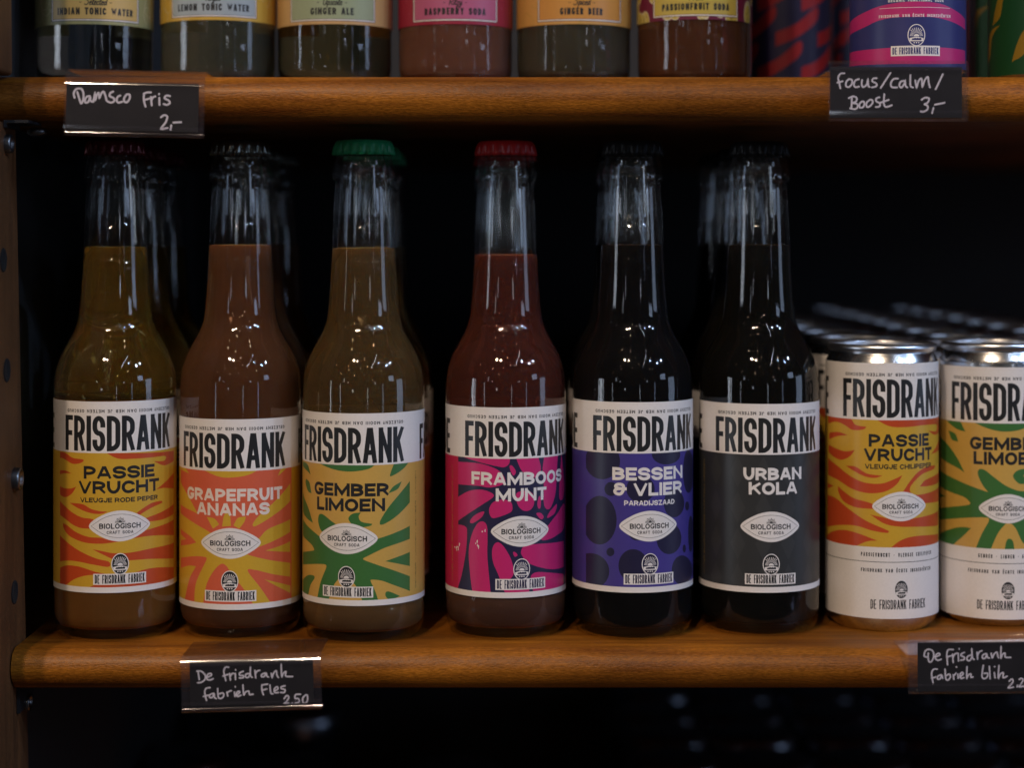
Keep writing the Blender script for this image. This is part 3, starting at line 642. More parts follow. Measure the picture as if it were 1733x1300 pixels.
for z, d0, d1, dn in ((-.0195, .924, .950, .014), (ZU - .0215, .900, .925, .004)):   # thin angle irons under the boards
    prof = [(d0 + CAM[1], z - .0005), (d0 + CAM[1], z - dn), (d1 + CAM[1], z - dn), (d1 + CAM[1], z - .0005)]
    on_unit(extrude_x('bracket', prof, XP + .0002, XP + .0016, M_dark, smooth=False))
    prof = [(d0 + CAM[1], z - .0005), (d0 + CAM[1], z - .0019), (d1 + CAM[1], z - .0019), (d1 + CAM[1], z - .0005)]
    on_unit(extrude_x('bracket', prof, XP + .0016, XP + .012, M_dark, smooth=False))
b = lathe('bolt', [(.0001, 0), (.004, 0), (.0048, -.0012), (.0048, -.003), (.003, -.0042), (.0001, -.0045)], M_steel, seg=24); b.location = (px_x(48, .915), -.030, ZU - .0238); on_unit(b)

M_wall = plain('dark_wall', (.050, .050, .052), rough=.95, scale=20, spec=.02)
on_unit(box('light_block_panel', XP - .034, XP - .018, .004, YB, -.36, .62, M_wall))  # added panel that keeps light from the left off the back wall
wall = box('back_wall', -1.2, 1.2, YB + .001, YB + .03, -.9, 1.1, M_wall); tag(wall, 'dark wall behind the shelves', kind='structure')

# ---------------------------------------------------------------- bottles
M_glass = thin_glass('clear_bottle_glass', rough=.04, streak=.03)
M_glass2 = thin_glass('uneven_bottle_glass', rough=.05, streak=.8, nscale=(45, 45, 60))
prof_out = [(.0002, .0030), (.017, .0022), (.0225, .0004), (.0250, 0), (.0275, .0008), (.0293, .0030), (.0302, .0065), (.0305, .012), (.0305, .123), (.0303, .128), (.0295, .1335), (.0270, .1405), (.0237, .1466), (.0206, .1522), (.0187, .1575), (.0180, .163), (.0173, .1705), (.0165, .183), (.0160, .195), (.0152, .212), (.0145, .224), (.0143, .2278), (.0154, .2284), (.0157, .2296), (.0156, .2315), (.0150, .2345), (.0144, .2385), (.0136, .2405), (.0134, .2455), (.0120, .2462)]
def r_in(z):
    for (r0, z0), (r1, z1) in zip(prof_out[7:], prof_out[8:]):
        if z0 <= z <= z1: return (r0 + (r1 - r0) * (z - z0) / max(z1 - z0, 1e-6)) - .0026
    return .0279
def r_liq(z):
    for (r0, z0), (r1, z1) in zip(prof_out, prof_out[1:]):
        if z0 <= z <= z1 and z > .0001 and r0 > .0255: return (r0 + (r1 - r0) * (z - z0) / max(z1 - z0, 1e-6)) - .0004
    return r_in(z) + .0022
zs_in = [.2462, .235, .224, .212, .195, .183, .1705, .163, .1575, .1522, .1466, .1405, .1335, .128, .123, .012]
neck_fix = lambda z, r: min(r, .0112) if z > .226 else r
def prof_in(level): return [(neck_fix(z, r_in(z)), z) for z in zs_in if z > level + .002] + [(r_in(level), level + .0004), (r_liq(level), level)]
zs_out = [z for r, z in prof_out[6:]]
def liq_profile(level, bottom=None):
    P = []
    if bottom is None: P = [(.0002, .0085), (.016, .0076), (.0245, .0058), (.0278, .0062), (.0293, .0080)]
    else: P = [(.0002, bottom), (r_liq(bottom), bottom)]
    z0 = P[-1][1]
    for z in sorted(zs_out):
        if z0 + .0005 < z < level - .0005: P.append((r_liq(z), z))
    P += [(r_liq(level), level), (r_in(level) - .0003, level + .0005), (r_in(level) - .0014, level), (.0002, level - .0001)]
    return P
def cap_mesh(name, mat, parent):
    def rad(i, k, r, z):
        if k in (3, 4, 5): return r + (.0011 if k == 4 else .0009 if k == 5 else .0005) * (abs(math.cos(math.pi * i / 8)) - .45)
        return r
    # seen from outside: bottom inner -> skirt -> top
    pr = [(.0136, .2418), (.0150, .2405), (.0158, .2406), (.0157, .2450), (.01585, .2425), (.0161, .2410)]
    pr = [(.0140, .2415), (.0148, .2409), (.0154, .2410), (.0153, .2428), (.0150, .2452), (.0149, .2462), (.0142, .2476), (.0131, .2484), (.0090, .2487), (.0002, .2487)]
    def rad2(i, k, r, z):
        amp = {1: .0006, 2: .0008, 3: .0007, 4: .0004, 5: .0001}.get(k, 0)
        return r + amp * (2 * abs(math.cos(math.pi * i / 8)) - 1.2)
    return lathe(name, pr, mat, parent, seg=168, radial=rad2)
M_caps = {'red': plain('cap_red', (.58, .022, .025), rough=.34, vary=.12), 'maroon': plain('cap_dark_red', (.10, .008, .012), rough=.22, metal=.4), 'black': plain('cap_black', (.010, .010, .011), rough=.42, spec=.25),
          'green': plain('cap_green', (.02, .36, .15), rough=.36, vary=.12), 'silver': plain('cap_dark_silver', (.20, .21, .19), rough=.22, metal=.9)}
LIQ = {'passie': liquid('passionfruit_drink', (.95, .78, .35), (0.3000, 0.1750, 0.0288), .13), 'passie_sed': liquid('passionfruit_pulp', (.8, .5, .2), (0.1620, 0.0702, 0.0168), .85),
       'grape': liquid('grapefruit_drink', (.8, .45, .3), (0.1248, 0.0536, 0.0243), .6), 'gember': liquid('ginger_drink', (.85, .65, .35), (0.1080, 0.0660, 0.0243), .55),
       'framboos': liquid('raspberry_drink', (.8, .3, .25), (0.0930, 0.0252, 0.0180), .6), 'bessen': liquid('berry_drink', (.10, .02, .04), (0.006, 0.0055, 0.006), .9), 'kola': liquid('cola_drink', (.10, .04, .015), (0.006, 0.0055, 0.005), .9),
       'pulp': liquid('settled_pulp', (.5, .35, .2), (0.1025, 0.0562, 0.0228), .85), 'pulp_r': liquid('settled_raspberry_pulp', (.5, .35, .2), (0.0700, 0.0322, 0.0218), .85)}
def soda_bottle(key, cyl, cap, level, sed=None, sedmat=None):
    root = empty('soda_bottle', (cyl.X, cyl.Y, 0))
    lathe('glass', prof_out + prof_in(level), M_glass, root)
    if sed:
        lathe('drink', liq_profile(level, sed), LIQ[key], root); lathe('sediment', liq_profile(sed - .0006), LIQ[sedmat], root)
    else: lathe('drink', liq_profile(level), LIQ[key], root)
    lb = labels[key][0].wrap('label', cyl.R, cyl.phi, cyl.ztop, root)
    cap_mesh('crown_cap', M_caps[cap], root)
    return root
SP = [('passie', B1, 'maroon', .1945, .1195, 'passie_sed', 'clear bottle of yellow drink with yellow and orange flame label, by the post'),
      ('grape', B2, 'silver', .1955, None, None, 'bottle of coral drink with coral and yellow sunburst label'),
      ('gember', B3, 'green', .1940, .020, 'pulp', 'bottle with green crown cap and yellow label with green leaf pattern'),
      ('framboos', B4, 'red', .1905, .021, 'pulp_r', 'bottle of red drink with bright red cap and pink and navy label'),
      ('bessen', B5, 'black', .1955, None, None, 'dark bottle with indigo blue label of dark round spots'),
      ('kola', B6, 'black', .1955, None, None, 'dark cola bottle with charcoal grey label, beside the cans')]
behind = {'passie': 'yellow flame label', 'grape': 'coral sunburst label', 'gember': 'green leaf label', 'framboos': 'pink and navy label', 'bessen': 'indigo spotted label', 'kola': 'charcoal label'}
for key, c, cap, lev, sed, sm, lab in SP:
    o = soda_bottle(key, c, cap, lev, sed, sm); tag(o, lab, 'bottle', 'front row of soda bottles')
    for k in (1, 2):
        q = copy_tree(o); q.location = (c.X + random.uniform(-.003, .003) + (.002 * k if key == 'bessen' else 0), c.Y + .0645 * k + random.uniform(0, .002), 0); q.rotation_euler = (0, 0, random.uniform(-.6, .6))
        tag(q, ('shadowed bottle directly behind the front bottle with %s' if k == 1 else 'hindmost dark bottle in the column of the %s') % behind[key], 'bottle', 'soda bottles in the rows behind')

# ---------------------------------------------------------------- upper row of mixer bottles (only their lower parts are in view)
SCR = {  # small script letters, slanted later: (width, strokes)
 'S': (.75, [[(.7, .9), (.4, 1.02), (.2, .8), (.55, .5), (.5, .12), (.15, 0), (0, .15)]]), 'R': (.8, [[(.15, 0), (.2, 1)], [(.05, .85), (.4, 1.02), (.7, .8), (.5, .5), (.2, .48)], [(.35, .48), (.6, .05), (.8, .1)]]),
 'U': (.85, [[(.05, .85), (.2, 1), (.18, .3), (.35, 0), (.6, .15), (.72, 1), (.7, .2), (.85, .05)]]), 'P': (.75, [[(.15, 0), (.2, 1)], [(.02, .85), (.4, 1.02), (.7, .8), (.5, .5), (.2, .45)]]),
 'e': (.45, [[(.05, .25), (.3, .35), (.3, .55), (.12, .5), (.05, .2), (.2, 0), (.45, .12)]]), 'l': (.32, [[(.02, .2), (.22, .7), (.2, 1), (.1, .9), (.1, .2), (.2, 0), (.32, .1)]]),
 'c': (.42, [[(.32, .45), (.18, .55), (.05, .3), (.1, .04), (.25, .02), (.42, .14)]]), 't': (.35, [[(.15, .9), (.1, .2), (.2, 0), (.35, .12)], [(0, .6), (.32, .62)]]),
 'd': (.52, [[(.35, .45), (.18, .55), (.04, .25), (.15, 0), (.34, .25), (.42, 1), (.38, .15), (.52, .08)]]), 'o': (.48, [[(.2, .55), (.04, .3), (.12, .02), (.3, .1), (.34, .4), (.22, .55), (.3, .42), (.48, .45)]]),
 'y': (.48, [[(.05, .52), (.08, .12), (.25, .1), (.36, .55), (.34, 0), (.2, -.4), (.05, -.3), (.48, .1)]]), 'a': (.5, [[(.34, .48), (.16, .55), (.04, .25), (.14, 0), (.32, .2), (.36, .52), (.36, .08), (.5, .1)]]),
 'p': (.5, [[(.08, .55), (.1, -.4)], [(.1, .4), (.28, .56), (.4, .35), (.28, .02), (.12, .1)], [(.35, .1), (.5, .1)]]), 's': (.4, [[(.3, .5), (.14, .5), (.14, .35), (.3, .2), (.2, 0), (.02, .08)], [(.25, .02), (.4, .1)]]),
 'i': (.25, [[(.1, .55), (.1, .08), (.25, .08)], [(.13, .8), (.14, .82)]]), 'z': (.45, [[(.04, .5), (.32, .52), (.1, .1), (.3, -.1), (.2, -.35), (.05, -.28), (.45, .1)]]),
 'r': (.38, [[(.06, 0), (.1, .5), (.22, .5), (.3, .4)], [(.1, .3), (.3, .52), (.38, .3)]]), 'm': (.7, [[(.05, 0), (.08, .5), (.1, .1), (.24, .54), (.3, .1), (.44, .54), (.52, .06), (.7, .1)]]), 'k': (.5, [[(.06, 0), (.12, 1)], [(.1, .2), (.32, .5), (.14, .3), (.34, .02), (.5, .1)]])}
def script(P, t, uc, v, H, sw, mat):
    wd = sum(SCR[c][0] for c in t) * H * .92; x = uc - wd / 2
    for c in t:
        for st in SCR[c][1]:
            pts = [(x + a * H * .92 + b * H * .22, v + b * H) for a, b in st]
            P.polys(stroke(spline(pts, False, 4), sw, cap='round'), mat)
        x += SCR[c][0] * H * .92
UP = [(160, 1.000, 'INDIAN TONIC WATER', 'Selected', 'sage', 'sand', 'clear', 1.0, 40.0, 'pale', 'circles', 'clear tonic bottle with sand coloured panel on sage label, upper shelf'),
      (370, 1.010, 'LEMON TONIC WATER', 'Royal', 'gold', 'sky', 'hazy', -6.0, 38.5, 'pale', 'circles', 'hazy tonic bottle with pale blue panel on gold label, upper shelf'),
      (567, 1.010, 'GINGER ALE', 'Upscale', 'tan', 'mint', 'golden', -3.0, 22.0, 'ochre', 'none', 'golden ginger ale bottle with mint green panel on tan label, upper shelf'),
      (771, 1.012, 'RASPBERRY SODA', 'Ritzy', 'crimson', 'rose', 'pinkish', -.5, 32.5, 'rose', 'dots', 'raspberry soda bottle with rose panel on crimson label, upper shelf'),
      (971, 1.012, 'GINGER BEER', 'Spiced', 'ochre', 'amber', 'greyish', 8.0, 22.0, 'thin', 'ginger', 'ginger beer bottle with orange panel on ginger root patterned label, upper shelf'),
      (1175, 1.010, 'PASSIONFRUIT SODA', 'Prime', 'plum', 'olive', 'brownish', 1.5, 36.0, 'pale', 'fruit', 'brown passionfruit soda bottle with olive yellow panel, upper shelf')]
LQ2 = {'clear': liquid('tonic_water', (.93, .96, .93), (0.0250, 0.0260, 0.0230), .02), 'hazy': liquid('lemon_tonic', (.9, .9, .75), (0.1300, 0.1300, 0.0840), .3), 'golden': liquid('ginger_ale', (.85, .72, .35), (0.0500, 0.0425, 0.0150), .06),
       'pinkish': liquid('raspberry_soda', (.7, .4, .3), (0.1870, 0.0850, 0.0595), .7), 'greyish': liquid('ginger_beer', (.7, .65, .5), (0.0828, 0.0759, 0.0552), .6), 'brownish': liquid('passionfruit_soda', (.6, .35, .2), (0.1170, 0.0488, 0.0260), .65)}
lab_bot = [40, 33, 40, 40, 40, 32]   # label's lower edge on the near line, photograph pixels
for (xp, D, name, scr, side, panel, lq, phi, tw, pat, pattern, lab), yb in zip(UP, lab_bot):
    c = Cyl(xp, D, .03065, 0, (0, 0, 1), phi)
    zb_ = z_at(c, yb) - ZU; Hh = 62.0; half = 90
    P = Print(-half, half, -Hh, 0); P.rect(-half, half, -Hh, 0, side)
    rnd = random.Random(xp)
    if pattern in ('circles', 'dots', 'ginger', 'fruit'):
        for _ in range(46 if pattern != 'ginger' else 60):
            u, v = rnd.uniform(-50, 50), rnd.uniform(-Hh, -Hh + 40); r = {'circles': rnd.uniform(3, 5), 'dots': .5, 'ginger': rnd.uniform(2, 3.4), 'fruit': rnd.uniform(3, 5)}[pattern]
            if pattern == 'dots': P.poly(circle(u, v, .28, n=6), pat)
            elif pattern == 'fruit':
                if abs(u) < 17 and v < -Hh + 3: continue
                P.poly(circle(u, v, r, r * 1.5, 20), 'pale'); P.poly(circle(u, v, r * .86, r * 1.32, 18), 'olive')
                for k in range(7): P.poly(circle(u + rnd.uniform(-.5, .5) * r, v + rnd.uniform(-.8, .8) * r, .3, .45, 6), 'line')
            else:
                n = 7 if pattern == 'ginger' else 16; a0 = rnd.uniform(0, 6); arc = [(u + r * rnd.uniform(.9, 1.1) * math.cos(a0 + i * (4.6 if pattern == 'ginger' else 5.6) / n), v + r * 1.2 * rnd.uniform(.9, 1.1) * math.sin(a0 + i * (4.6 if pattern == 'ginger' else 5.6) / n)) for i in range(n)]
                P.polys(stroke(arc, .22, cap='none'), pat)
    pw = 24.6; b0 = -Hh + 1.6
    P.rect(-pw, pw, b0, b0 + 24, 'line'); P.rect(-pw + .35, pw - .35, b0 + .35, b0 + 23.6, 'white'); P.rect(-pw + .9, pw - .9, b0 + .9, b0 + 23.1, 'line'); P.rect(-pw + 1.15, pw - 1.15, b0 + 1.15, b0 + 22.9, panel)
    P.text(name, -tw / 2 - .5, tw / 2 + .5, b0 + 3.3, 3.7, .88, 'black', gap=.50, space=.42)
    script(P, scr, 0, b0 + 8.4, 3.3, .52, 'black')
    sw_ = sum(SCR[k][0] for k in scr) * 3.3 * .46 + 1.2
    for s_ in (-1, 1): P.rect(s_ * (sw_ + .9) - .6, s_ * (sw_ + .9) + .6, b0 + 9.5, b0 + 9.85, 'black')
    root = empty('mixer_bottle', (c.X, c.Y, ZU)); tag(root, lab, 'bottle', 'mixer bottles on the upper shelf')
    lathe('glass', prof_out + prof_in(.190), M_glass2, root); lathe('drink', liq_profile(.190), LQ2[lq], root)
    P.wrap('label', c.R, c.phi, zb_ + Hh / 1000, root); cap_mesh('crown_cap', M_caps['black'], root)

# ---------------------------------------------------------------- cans
M_alu = plain('aluminium', (.72, .73, .76), rough=.20, metal=1.0, vary=.06, scale=200, rvary=.06)
M_lidlow = plain('dark_glossy_lid', (.40, .44, .52), rough=.30, metal=1.0, vary=.1)
M_aludark = plain('dark_can_paint', (.010, .010, .012), rough=.6, spec=.15)
M_lid = plain('can_lid', (.80, .82, .86), rough=.30, metal=1.0, vary=.08, scale=150, rvary=.08)
def can(name, loc, R=.0287, H=.1452, body=M_alu, lid=M_lid, parts=True, lod=64, tabrot=.6):
    root = empty(name, loc)
    rn = R - .0012
    lathe('body', [(.0002, .005), (R - .0065, .0012), (R - .005, 0), (R - .0042, .0003), (R - .0012, .0045), (R - .0002, .0078), (R, .010), (R, H - .0105), (R - .0004, H - .0085), (rn - .0011, H - .0052), (rn - .0016, H - .0040)], body, root, seg=lod)
    ld = lathe('lid', [(rn - .0016, H - .0041), (rn + .0001, H - .0034), (rn + .0004, H - .0018), (rn + .0001, H - .0004), (rn - .0009, H), (rn - .0017, H - .0004), (rn - .0019, H - .0009), (rn - .00192, H - .0016), (rn - .0020, H - .0046), (rn - .00202, H - .0052), (rn - .0030, H - .0062), (rn - .0042, H - .0046), (rn - .0055, H - .0040), (rn * .6, H - .0034), (rn * .3, H - .0029), (.0002, H - .0027)], lid, root, seg=lod)
    if parts:
        t = [(-.006, -.0135), (.006, -.0135), (.0072, -.008), (.0068, .001), (.0045, .0065), (0, .0078), (-.0045, .0065), (-.0068, .001), (-.0072, -.008)]
        V = [(x, y, H - .0026) for x, y in t] + [(x * .93, y * .93, H - .0012) for x, y in t]; n = len(t)
        tb = mesh_obj('pull_tab', V, [tuple(range(n - 1, -1, -1)), tuple(range(n, 2 * n))] + [(i, (i + 1) % n, n + (i + 1) % n, n + i) for i in range(n)], lid, ld, smooth=False)
        tb.rotation_euler = (0, 0, tabrot)
        op = lathe('opening_score', [(.0092, H - .0033), (.0096, H - .0030), (.0100, H - .0033)], M_dark, ld, seg=32); op.scale = (1.15, .85, 1); op.location = (.0, -.0125, 0); op.location.z = 0.00002
    return root
protoc = {}
for key, c, lab in (('can_passie', C1, 'yellow and orange flame can standing beside the cola bottle'), ('can_gember', C2, 'yellow and green leaf pattern can at the right edge of the middle shelf')):
    o = can('soda_can', (c.X, c.Y, 0)); tag(o, lab, 'can', 'front cans on the middle shelf')
    labels[key][0].wrap('printed_sleeve', c.R, c.phi, c.ztop, o)
    protoc[key] = (o, c)
names = ['second', 'third', 'fourth', 'fifth', 'sixth', 'seventh', 'eighth', 'ninth']
for key, what in (('can_passie', 'flame'), ('can_gember', 'green leaf')):
    o, c = protoc[key]
    for k in range(1, 9):
        q = copy_tree(o); q.location = (c.X + random.uniform(-.002, .002), c.Y + .0590 * k, 0); q.rotation_euler = (0, 0, random.uniform(-1.5, 1.5))
        tag(q, '%s can from the front in the blurred column behind the %s can' % (names[k - 1], what), 'can', 'cans receding behind the front pair')
for k in range(2, 9):
    o, c = protoc['can_gember']; q = copy_tree(o); q.location = (.3165 + random.uniform(-.001, .001), c.Y + .0592 * k, 0); q.rotation_euler = (0, 0, random.uniform(-3, 3))
    tag(q, 'blurred can in the rightmost column, %s from the front' % names[k - 1], 'can', 'cans receding behind the front pair')

# functional-drink can on the upper shelf with its tag, and its neighbours
CF = Cyl(1536, .952, .0288, 0, (1400, 0, 5.204), 0); CF.ztop = ZU + .1368
P = Print(-87.2, 87.2, -131.5, 0); P.rect(-87.2, 87.2, -131.5, 0, 'blue')
P.poly(CF.shape([(195,220,1),(300,120),(450,55),(620,20),(790,8),(1000,30),(1130,90),(1215,170,1),(1215,265,1),(1100,190),(950,150),(790,145),(600,150),(450,180),(300,250),(195,325,1)]), 'magenta')
P.poly(CF.shape([(195,470,1),(400,430),(650,412),(790,410),(1000,415),(1215,445,1),(1215,560,1),(1000,560),(650,560),(195,590,1)]), 'magenta')
for dv in (30, 62): P.poly([(u, v + dv) for u, v, *_ in [CF.uv(q) for q in ((195,220),(300,120),(450,55),(620,20),(790,8),(1000,30),(1130,90),(1215,170),(1215,265),(1100,190),(950,150),(790,145),(600,150),(450,180),(300,250),(195,325))]], 'magenta')
def cf(px, py): return CF.uv((px, py))[:2]
(a0, b0), (a1, b1) = cf(455, 148), cf(1085, 148); vm_ = cf(770, 145)[1]
P.text('FRISDRANK VAN ÉCHTE INGREDIËNTEN', a0, a1, vm_, 1.45, .27, 'white', gap=.38)
(a0, b0), (a1, b1) = cf(535, 8), cf(1025, 8); P.text('ORGANIC FUNCTIONAL SODA', a0, a1, cf(780, 10)[1], 1.6, .30, 'white', gap=.4)
a0, a1 = cf(460, 70)[0], cf(1080, 70)[0]; v = cf(780, 62)[1]; P.rect(a0, a1, v, v + .2, 'white')
uo, vo = cf(786, 305); emblem(P, uo, vo, 8.6, 10.8, 'white', 'blue')
(a0, b0), (a1, b1) = cf(560, 485), cf(992, 400); vt, vb = cf(776, 398)[1], cf(776, 488)[1]; P.rect(a0, a1, vb, vt, 'white')
P.text('DE FRISDRANK FABRIEK', a0 + .8, a1 - .8, vb + .8, vt - vb - 1.6, .44, 'blue', gap=.26, space=.22)
o = can('soda_can', (CF.X, CF.Y, ZU)); tag(o, 'navy and pink striped can on the upper shelf above its price card', 'can', 'cans on the upper shelf')
P.wrap('printed_sleeve', CF.R, CF.phi, CF.ztop - ZU, o)
def plain_can(loc, base, stripe, lab, rot, pts):
    P = Print(-87.2, 87.2, -131.5, 0); P.rect(-87.2, 87.2, -131.5, 0, base)
    for i in range(-1, 7):
        for j in range(7):
            P.poly(spline([(q[0] - 80 + i * 26 + (j % 2) * 11, q[1] - 125 + j * 20) + q[2:] for q in pts]), stripe)
    o = can('soda_can', loc); tag(o, lab, 'can', 'cans on the upper shelf'); P.wrap('printed_sleeve', .0288, rot, .1368, o); return o
stripe_pts = [(0, 0, 1), (12, 5), (25, 15), (25, 23), (12, 13), (0, 8, 1)]
leaf_pts = [(0, 0, 1), (7, 4), (10, 14), (18, 20, 1), (8, 17), (3, 9)]
def at(px, D): return ((px - HX) / F * D, D + CAM[1], ZU)
plain_can(at(1325, 1.11), 'deep', 'red', 'blurred dark can with red stripes on the upper shelf', .3, stripe_pts)
plain_can(at(1392, 1.18), 'deep', 'red', 'farther dark can with red stripes behind the striped navy can', 1.2, stripe_pts)
plain_can(at(1768, .985), 'leaf', 'mustard', 'dark green and mustard can at the right end of the upper shelf', .1, leaf_pts)
plain_can(at(1700, 1.075), 'leaf', 'mustard', 'farther green and mustard can beside the navy can', 2.2, leaf_pts)

# stock on the shelf below: only the tops show, out of focus
ZL = -.328; n_row = ['front', 'second', 'third', 'fourth', 'fifth']
base = None
for r, d in enumerate((1.252, 1.320, 1.388, 1.456, 1.524)):
    for i in range(5):
        x = .112 + .0665 * i + random.uniform(-.002, .002)
        if base is None:
            base = empty('dark_container', (0, 0, 0)); q = base
            lathe('body', [(.0002, .001), (.030, 0), (.0325, .003), (.033, .008), (.033, .152)], M_aludark, base, seg=48)
            lathe('lid', [(.0331, .151), (.0336, .1525), (.0336, .160), (.0330, .1635), (.0312, .1660), (.027, .1674), (.018, .1682), (.0002, .1686)], M_lidlow, base, seg=48)
        else: q = copy_tree(base)
        q.location = (x, d + CAM[1] + random.uniform(-.003, .003), ZL - .002); q.rotation_euler = (0, 0, random.uniform(-3, 3))
        tag(q, 'dark blurred round top below the shelf, %s row, %s from the left' % (n_row[r], ('first', 'second', 'third', 'fourth', 'fifth')[i]), 'container', 'dark round containers on the shelf below')
for (px, py, D), lab in zip([(320, 1245, 1.33), (478, 1262, 1.30), (505, 1212, 1.46), (300, 1292, 1.26), (770, 1280, 1.29)], ['leftmost of the dark round tops below the shelf', 'dark round top below the Fles price card', 'farther dark round top below the Fles price card', 'dark round top at the lower left bottom edge', 'single dark round top below the shelf centre']):
    q = copy_tree(base); z = CAM[2] - (py - HY) / F * D; q.location = ((px - HX) / F * D, D + CAM[1], ZL - .002)
    q.rotation_euler = (0, 0, random.uniform(-3, 3)); tag(q, lab, 'container', 'dark round containers on the shelf below')

# ---------------------------------------------------------------- price cards in clear holders
M_plast = hazy_plastic('clear_plastic')
H1 = [[(175,300),(165,250),(190,205),(240,195),(270,230),(275,300),(262,350),(245,360),(225,300),(205,235)],[(345,280),(310,290),(290,330),(300,355),(330,345),(350,290),(355,330),(375,345)],[(385,345),(405,255),(410,320),(425,270),(445,245),(455,300),(475,255),(500,230),(520,270),(535,330)],[(610,230),(580,245),(570,280),(610,300),(625,330),(590,355),(545,340)],[(690,275),(660,290),(650,330),(670,355),(710,345)],[(760,265),(735,300),(735,340),(765,350),(795,310),(795,265),(762,262)],
 [(960,250),(955,320),(975,400)],[(955,255),(990,240),(1035,240)],[(960,325),(1015,310)],[(1035,290),(1045,385)],[(1040,330),(1060,295),(1085,285)],[(1130,300),(1132,380)],[(1128,256),(1128,260)],[(1250,280),(1210,275),(1190,305),(1235,330),(1248,360),(1215,380),(1180,370)],[(1150,520),(1185,495),(1220,515),(1200,580),(1150,650),(1225,640)],[(1265,610),(1258,660)],[(1290,580),(1375,575)]]
H2 = [[(260,190),(215,195),(190,240),(200,290),(215,360)],[(180,295),(240,280)],[(310,255),(280,290),(280,335),(310,345),(345,310),(345,265),(312,256)],[(425,255),(385,270),(368,310),(380,345),(425,340)],[(460,265),(455,310),(470,345),(510,320),(525,265),(530,330),(545,345)],[(625,245),(585,250),(575,280),(620,305),(620,335),(570,350)],[(780,185),(670,355)],[(865,250),(815,255),(785,300),(795,345),(855,350)],[(935,275),(895,285),(880,330),(905,350),(935,310),(945,275),(950,330),(970,350)],[(1005,210),(1005,330),(1035,350)],[(1060,270),(1075,350),(1095,280),(1130,250),(1140,340),(1165,270),(1200,230),(1210,290),(1225,350)],[(1370,200),(1290,370)],
 [(345,455),(340,590)],[(310,470),(360,450),(400,470),(390,510),(350,525),(400,535),(410,570),(380,595),(325,585)],[(455,510),(430,540),(435,575),(465,575),(485,545),(480,510),(457,510)],[(545,490),(510,525),(515,570),(550,560),(580,520),(570,490),(547,490)],[(655,460),(620,475),(620,505),(660,530),(655,565),(615,570)],[(710,425),(705,530),(730,570),(795,550)],[(670,520),(760,490)],[(1130,490),(1170,465),(1215,475),(1200,520),(1165,540),(1200,560),(1195,600),(1150,625),(1120,620)],[(1265,580),(1250,640)],[(1280,545),(1390,522)]]
H3 = [[(235,345),(248,440)],[(220,345),(270,345),(315,390),(310,440),(270,470),(230,475)],[(335,415),(385,390),(375,370),(340,385),(335,430),(365,445),(405,430)],[(580,300),(545,300),(525,340),(535,400),(548,450)],[(515,400),(575,380)],[(590,370),(600,445)],[(595,410),(615,375),(640,370)],[(655,370),(657,440)],[(658,328),(658,332)],[(745,345),(705,365),(705,390),(745,395),(740,420),(700,420)],[(810,370),(775,380),(770,410),(800,415),(822,370),(825,290),(825,390),(845,415)],[(875,335),(885,420)],[(880,380),(900,345),(930,335)],[(995,365),(955,380),(950,405),(980,405),(1005,370),(1010,400),(1030,410)],[(1060,370),(1070,415),(1085,370),(1115,340),(1125,390),(1140,415)],[(1172,265),(1178,400),(1195,370),(1225,350),(1225,400),(1300,405)],
 [(370,530),(325,540),(310,580),(320,640),(330,675)],[(295,630),(355,615)],[(405,595),(370,610),(365,640),(395,640),(415,600),(420,640),(440,655)],[(455,540),(465,640),(500,650),(525,620),(515,590),(475,600)],[(560,580),(570,625)],[(560,590),(590,570),(610,565)],[(645,580),(650,630)],[(655,518),(655,522)],[(665,620),(705,585),(690,570),(665,600),(680,630),(720,615)],[(740,500),(750,610),(770,580),(805,570),(815,605),(855,605)],[(955,500),(955,560),(972,610)],[(955,500),(1020,490)],[(960,560),(1010,545)],[(1045,500),(1055,590),(1080,600)],[(1095,570),(1135,545),(1125,520),(1095,545),(1100,585),(1140,585)],[(1215,510),(1175,520),(1175,540),(1215,555),(1205,585),(1165,585)],[(1205,655),(1235,620),(1258,640),(1230,690),(1195,720),(1255,705)],[(1297,703),(1297,707)],[(1390,605),(1335,610),(1330,650),(1365,655),(1375,690),(1330,705)],[(1445,615),(1415,650),(1420,700),(1450,705),(1470,660),(1465,615),(1447,615)]]
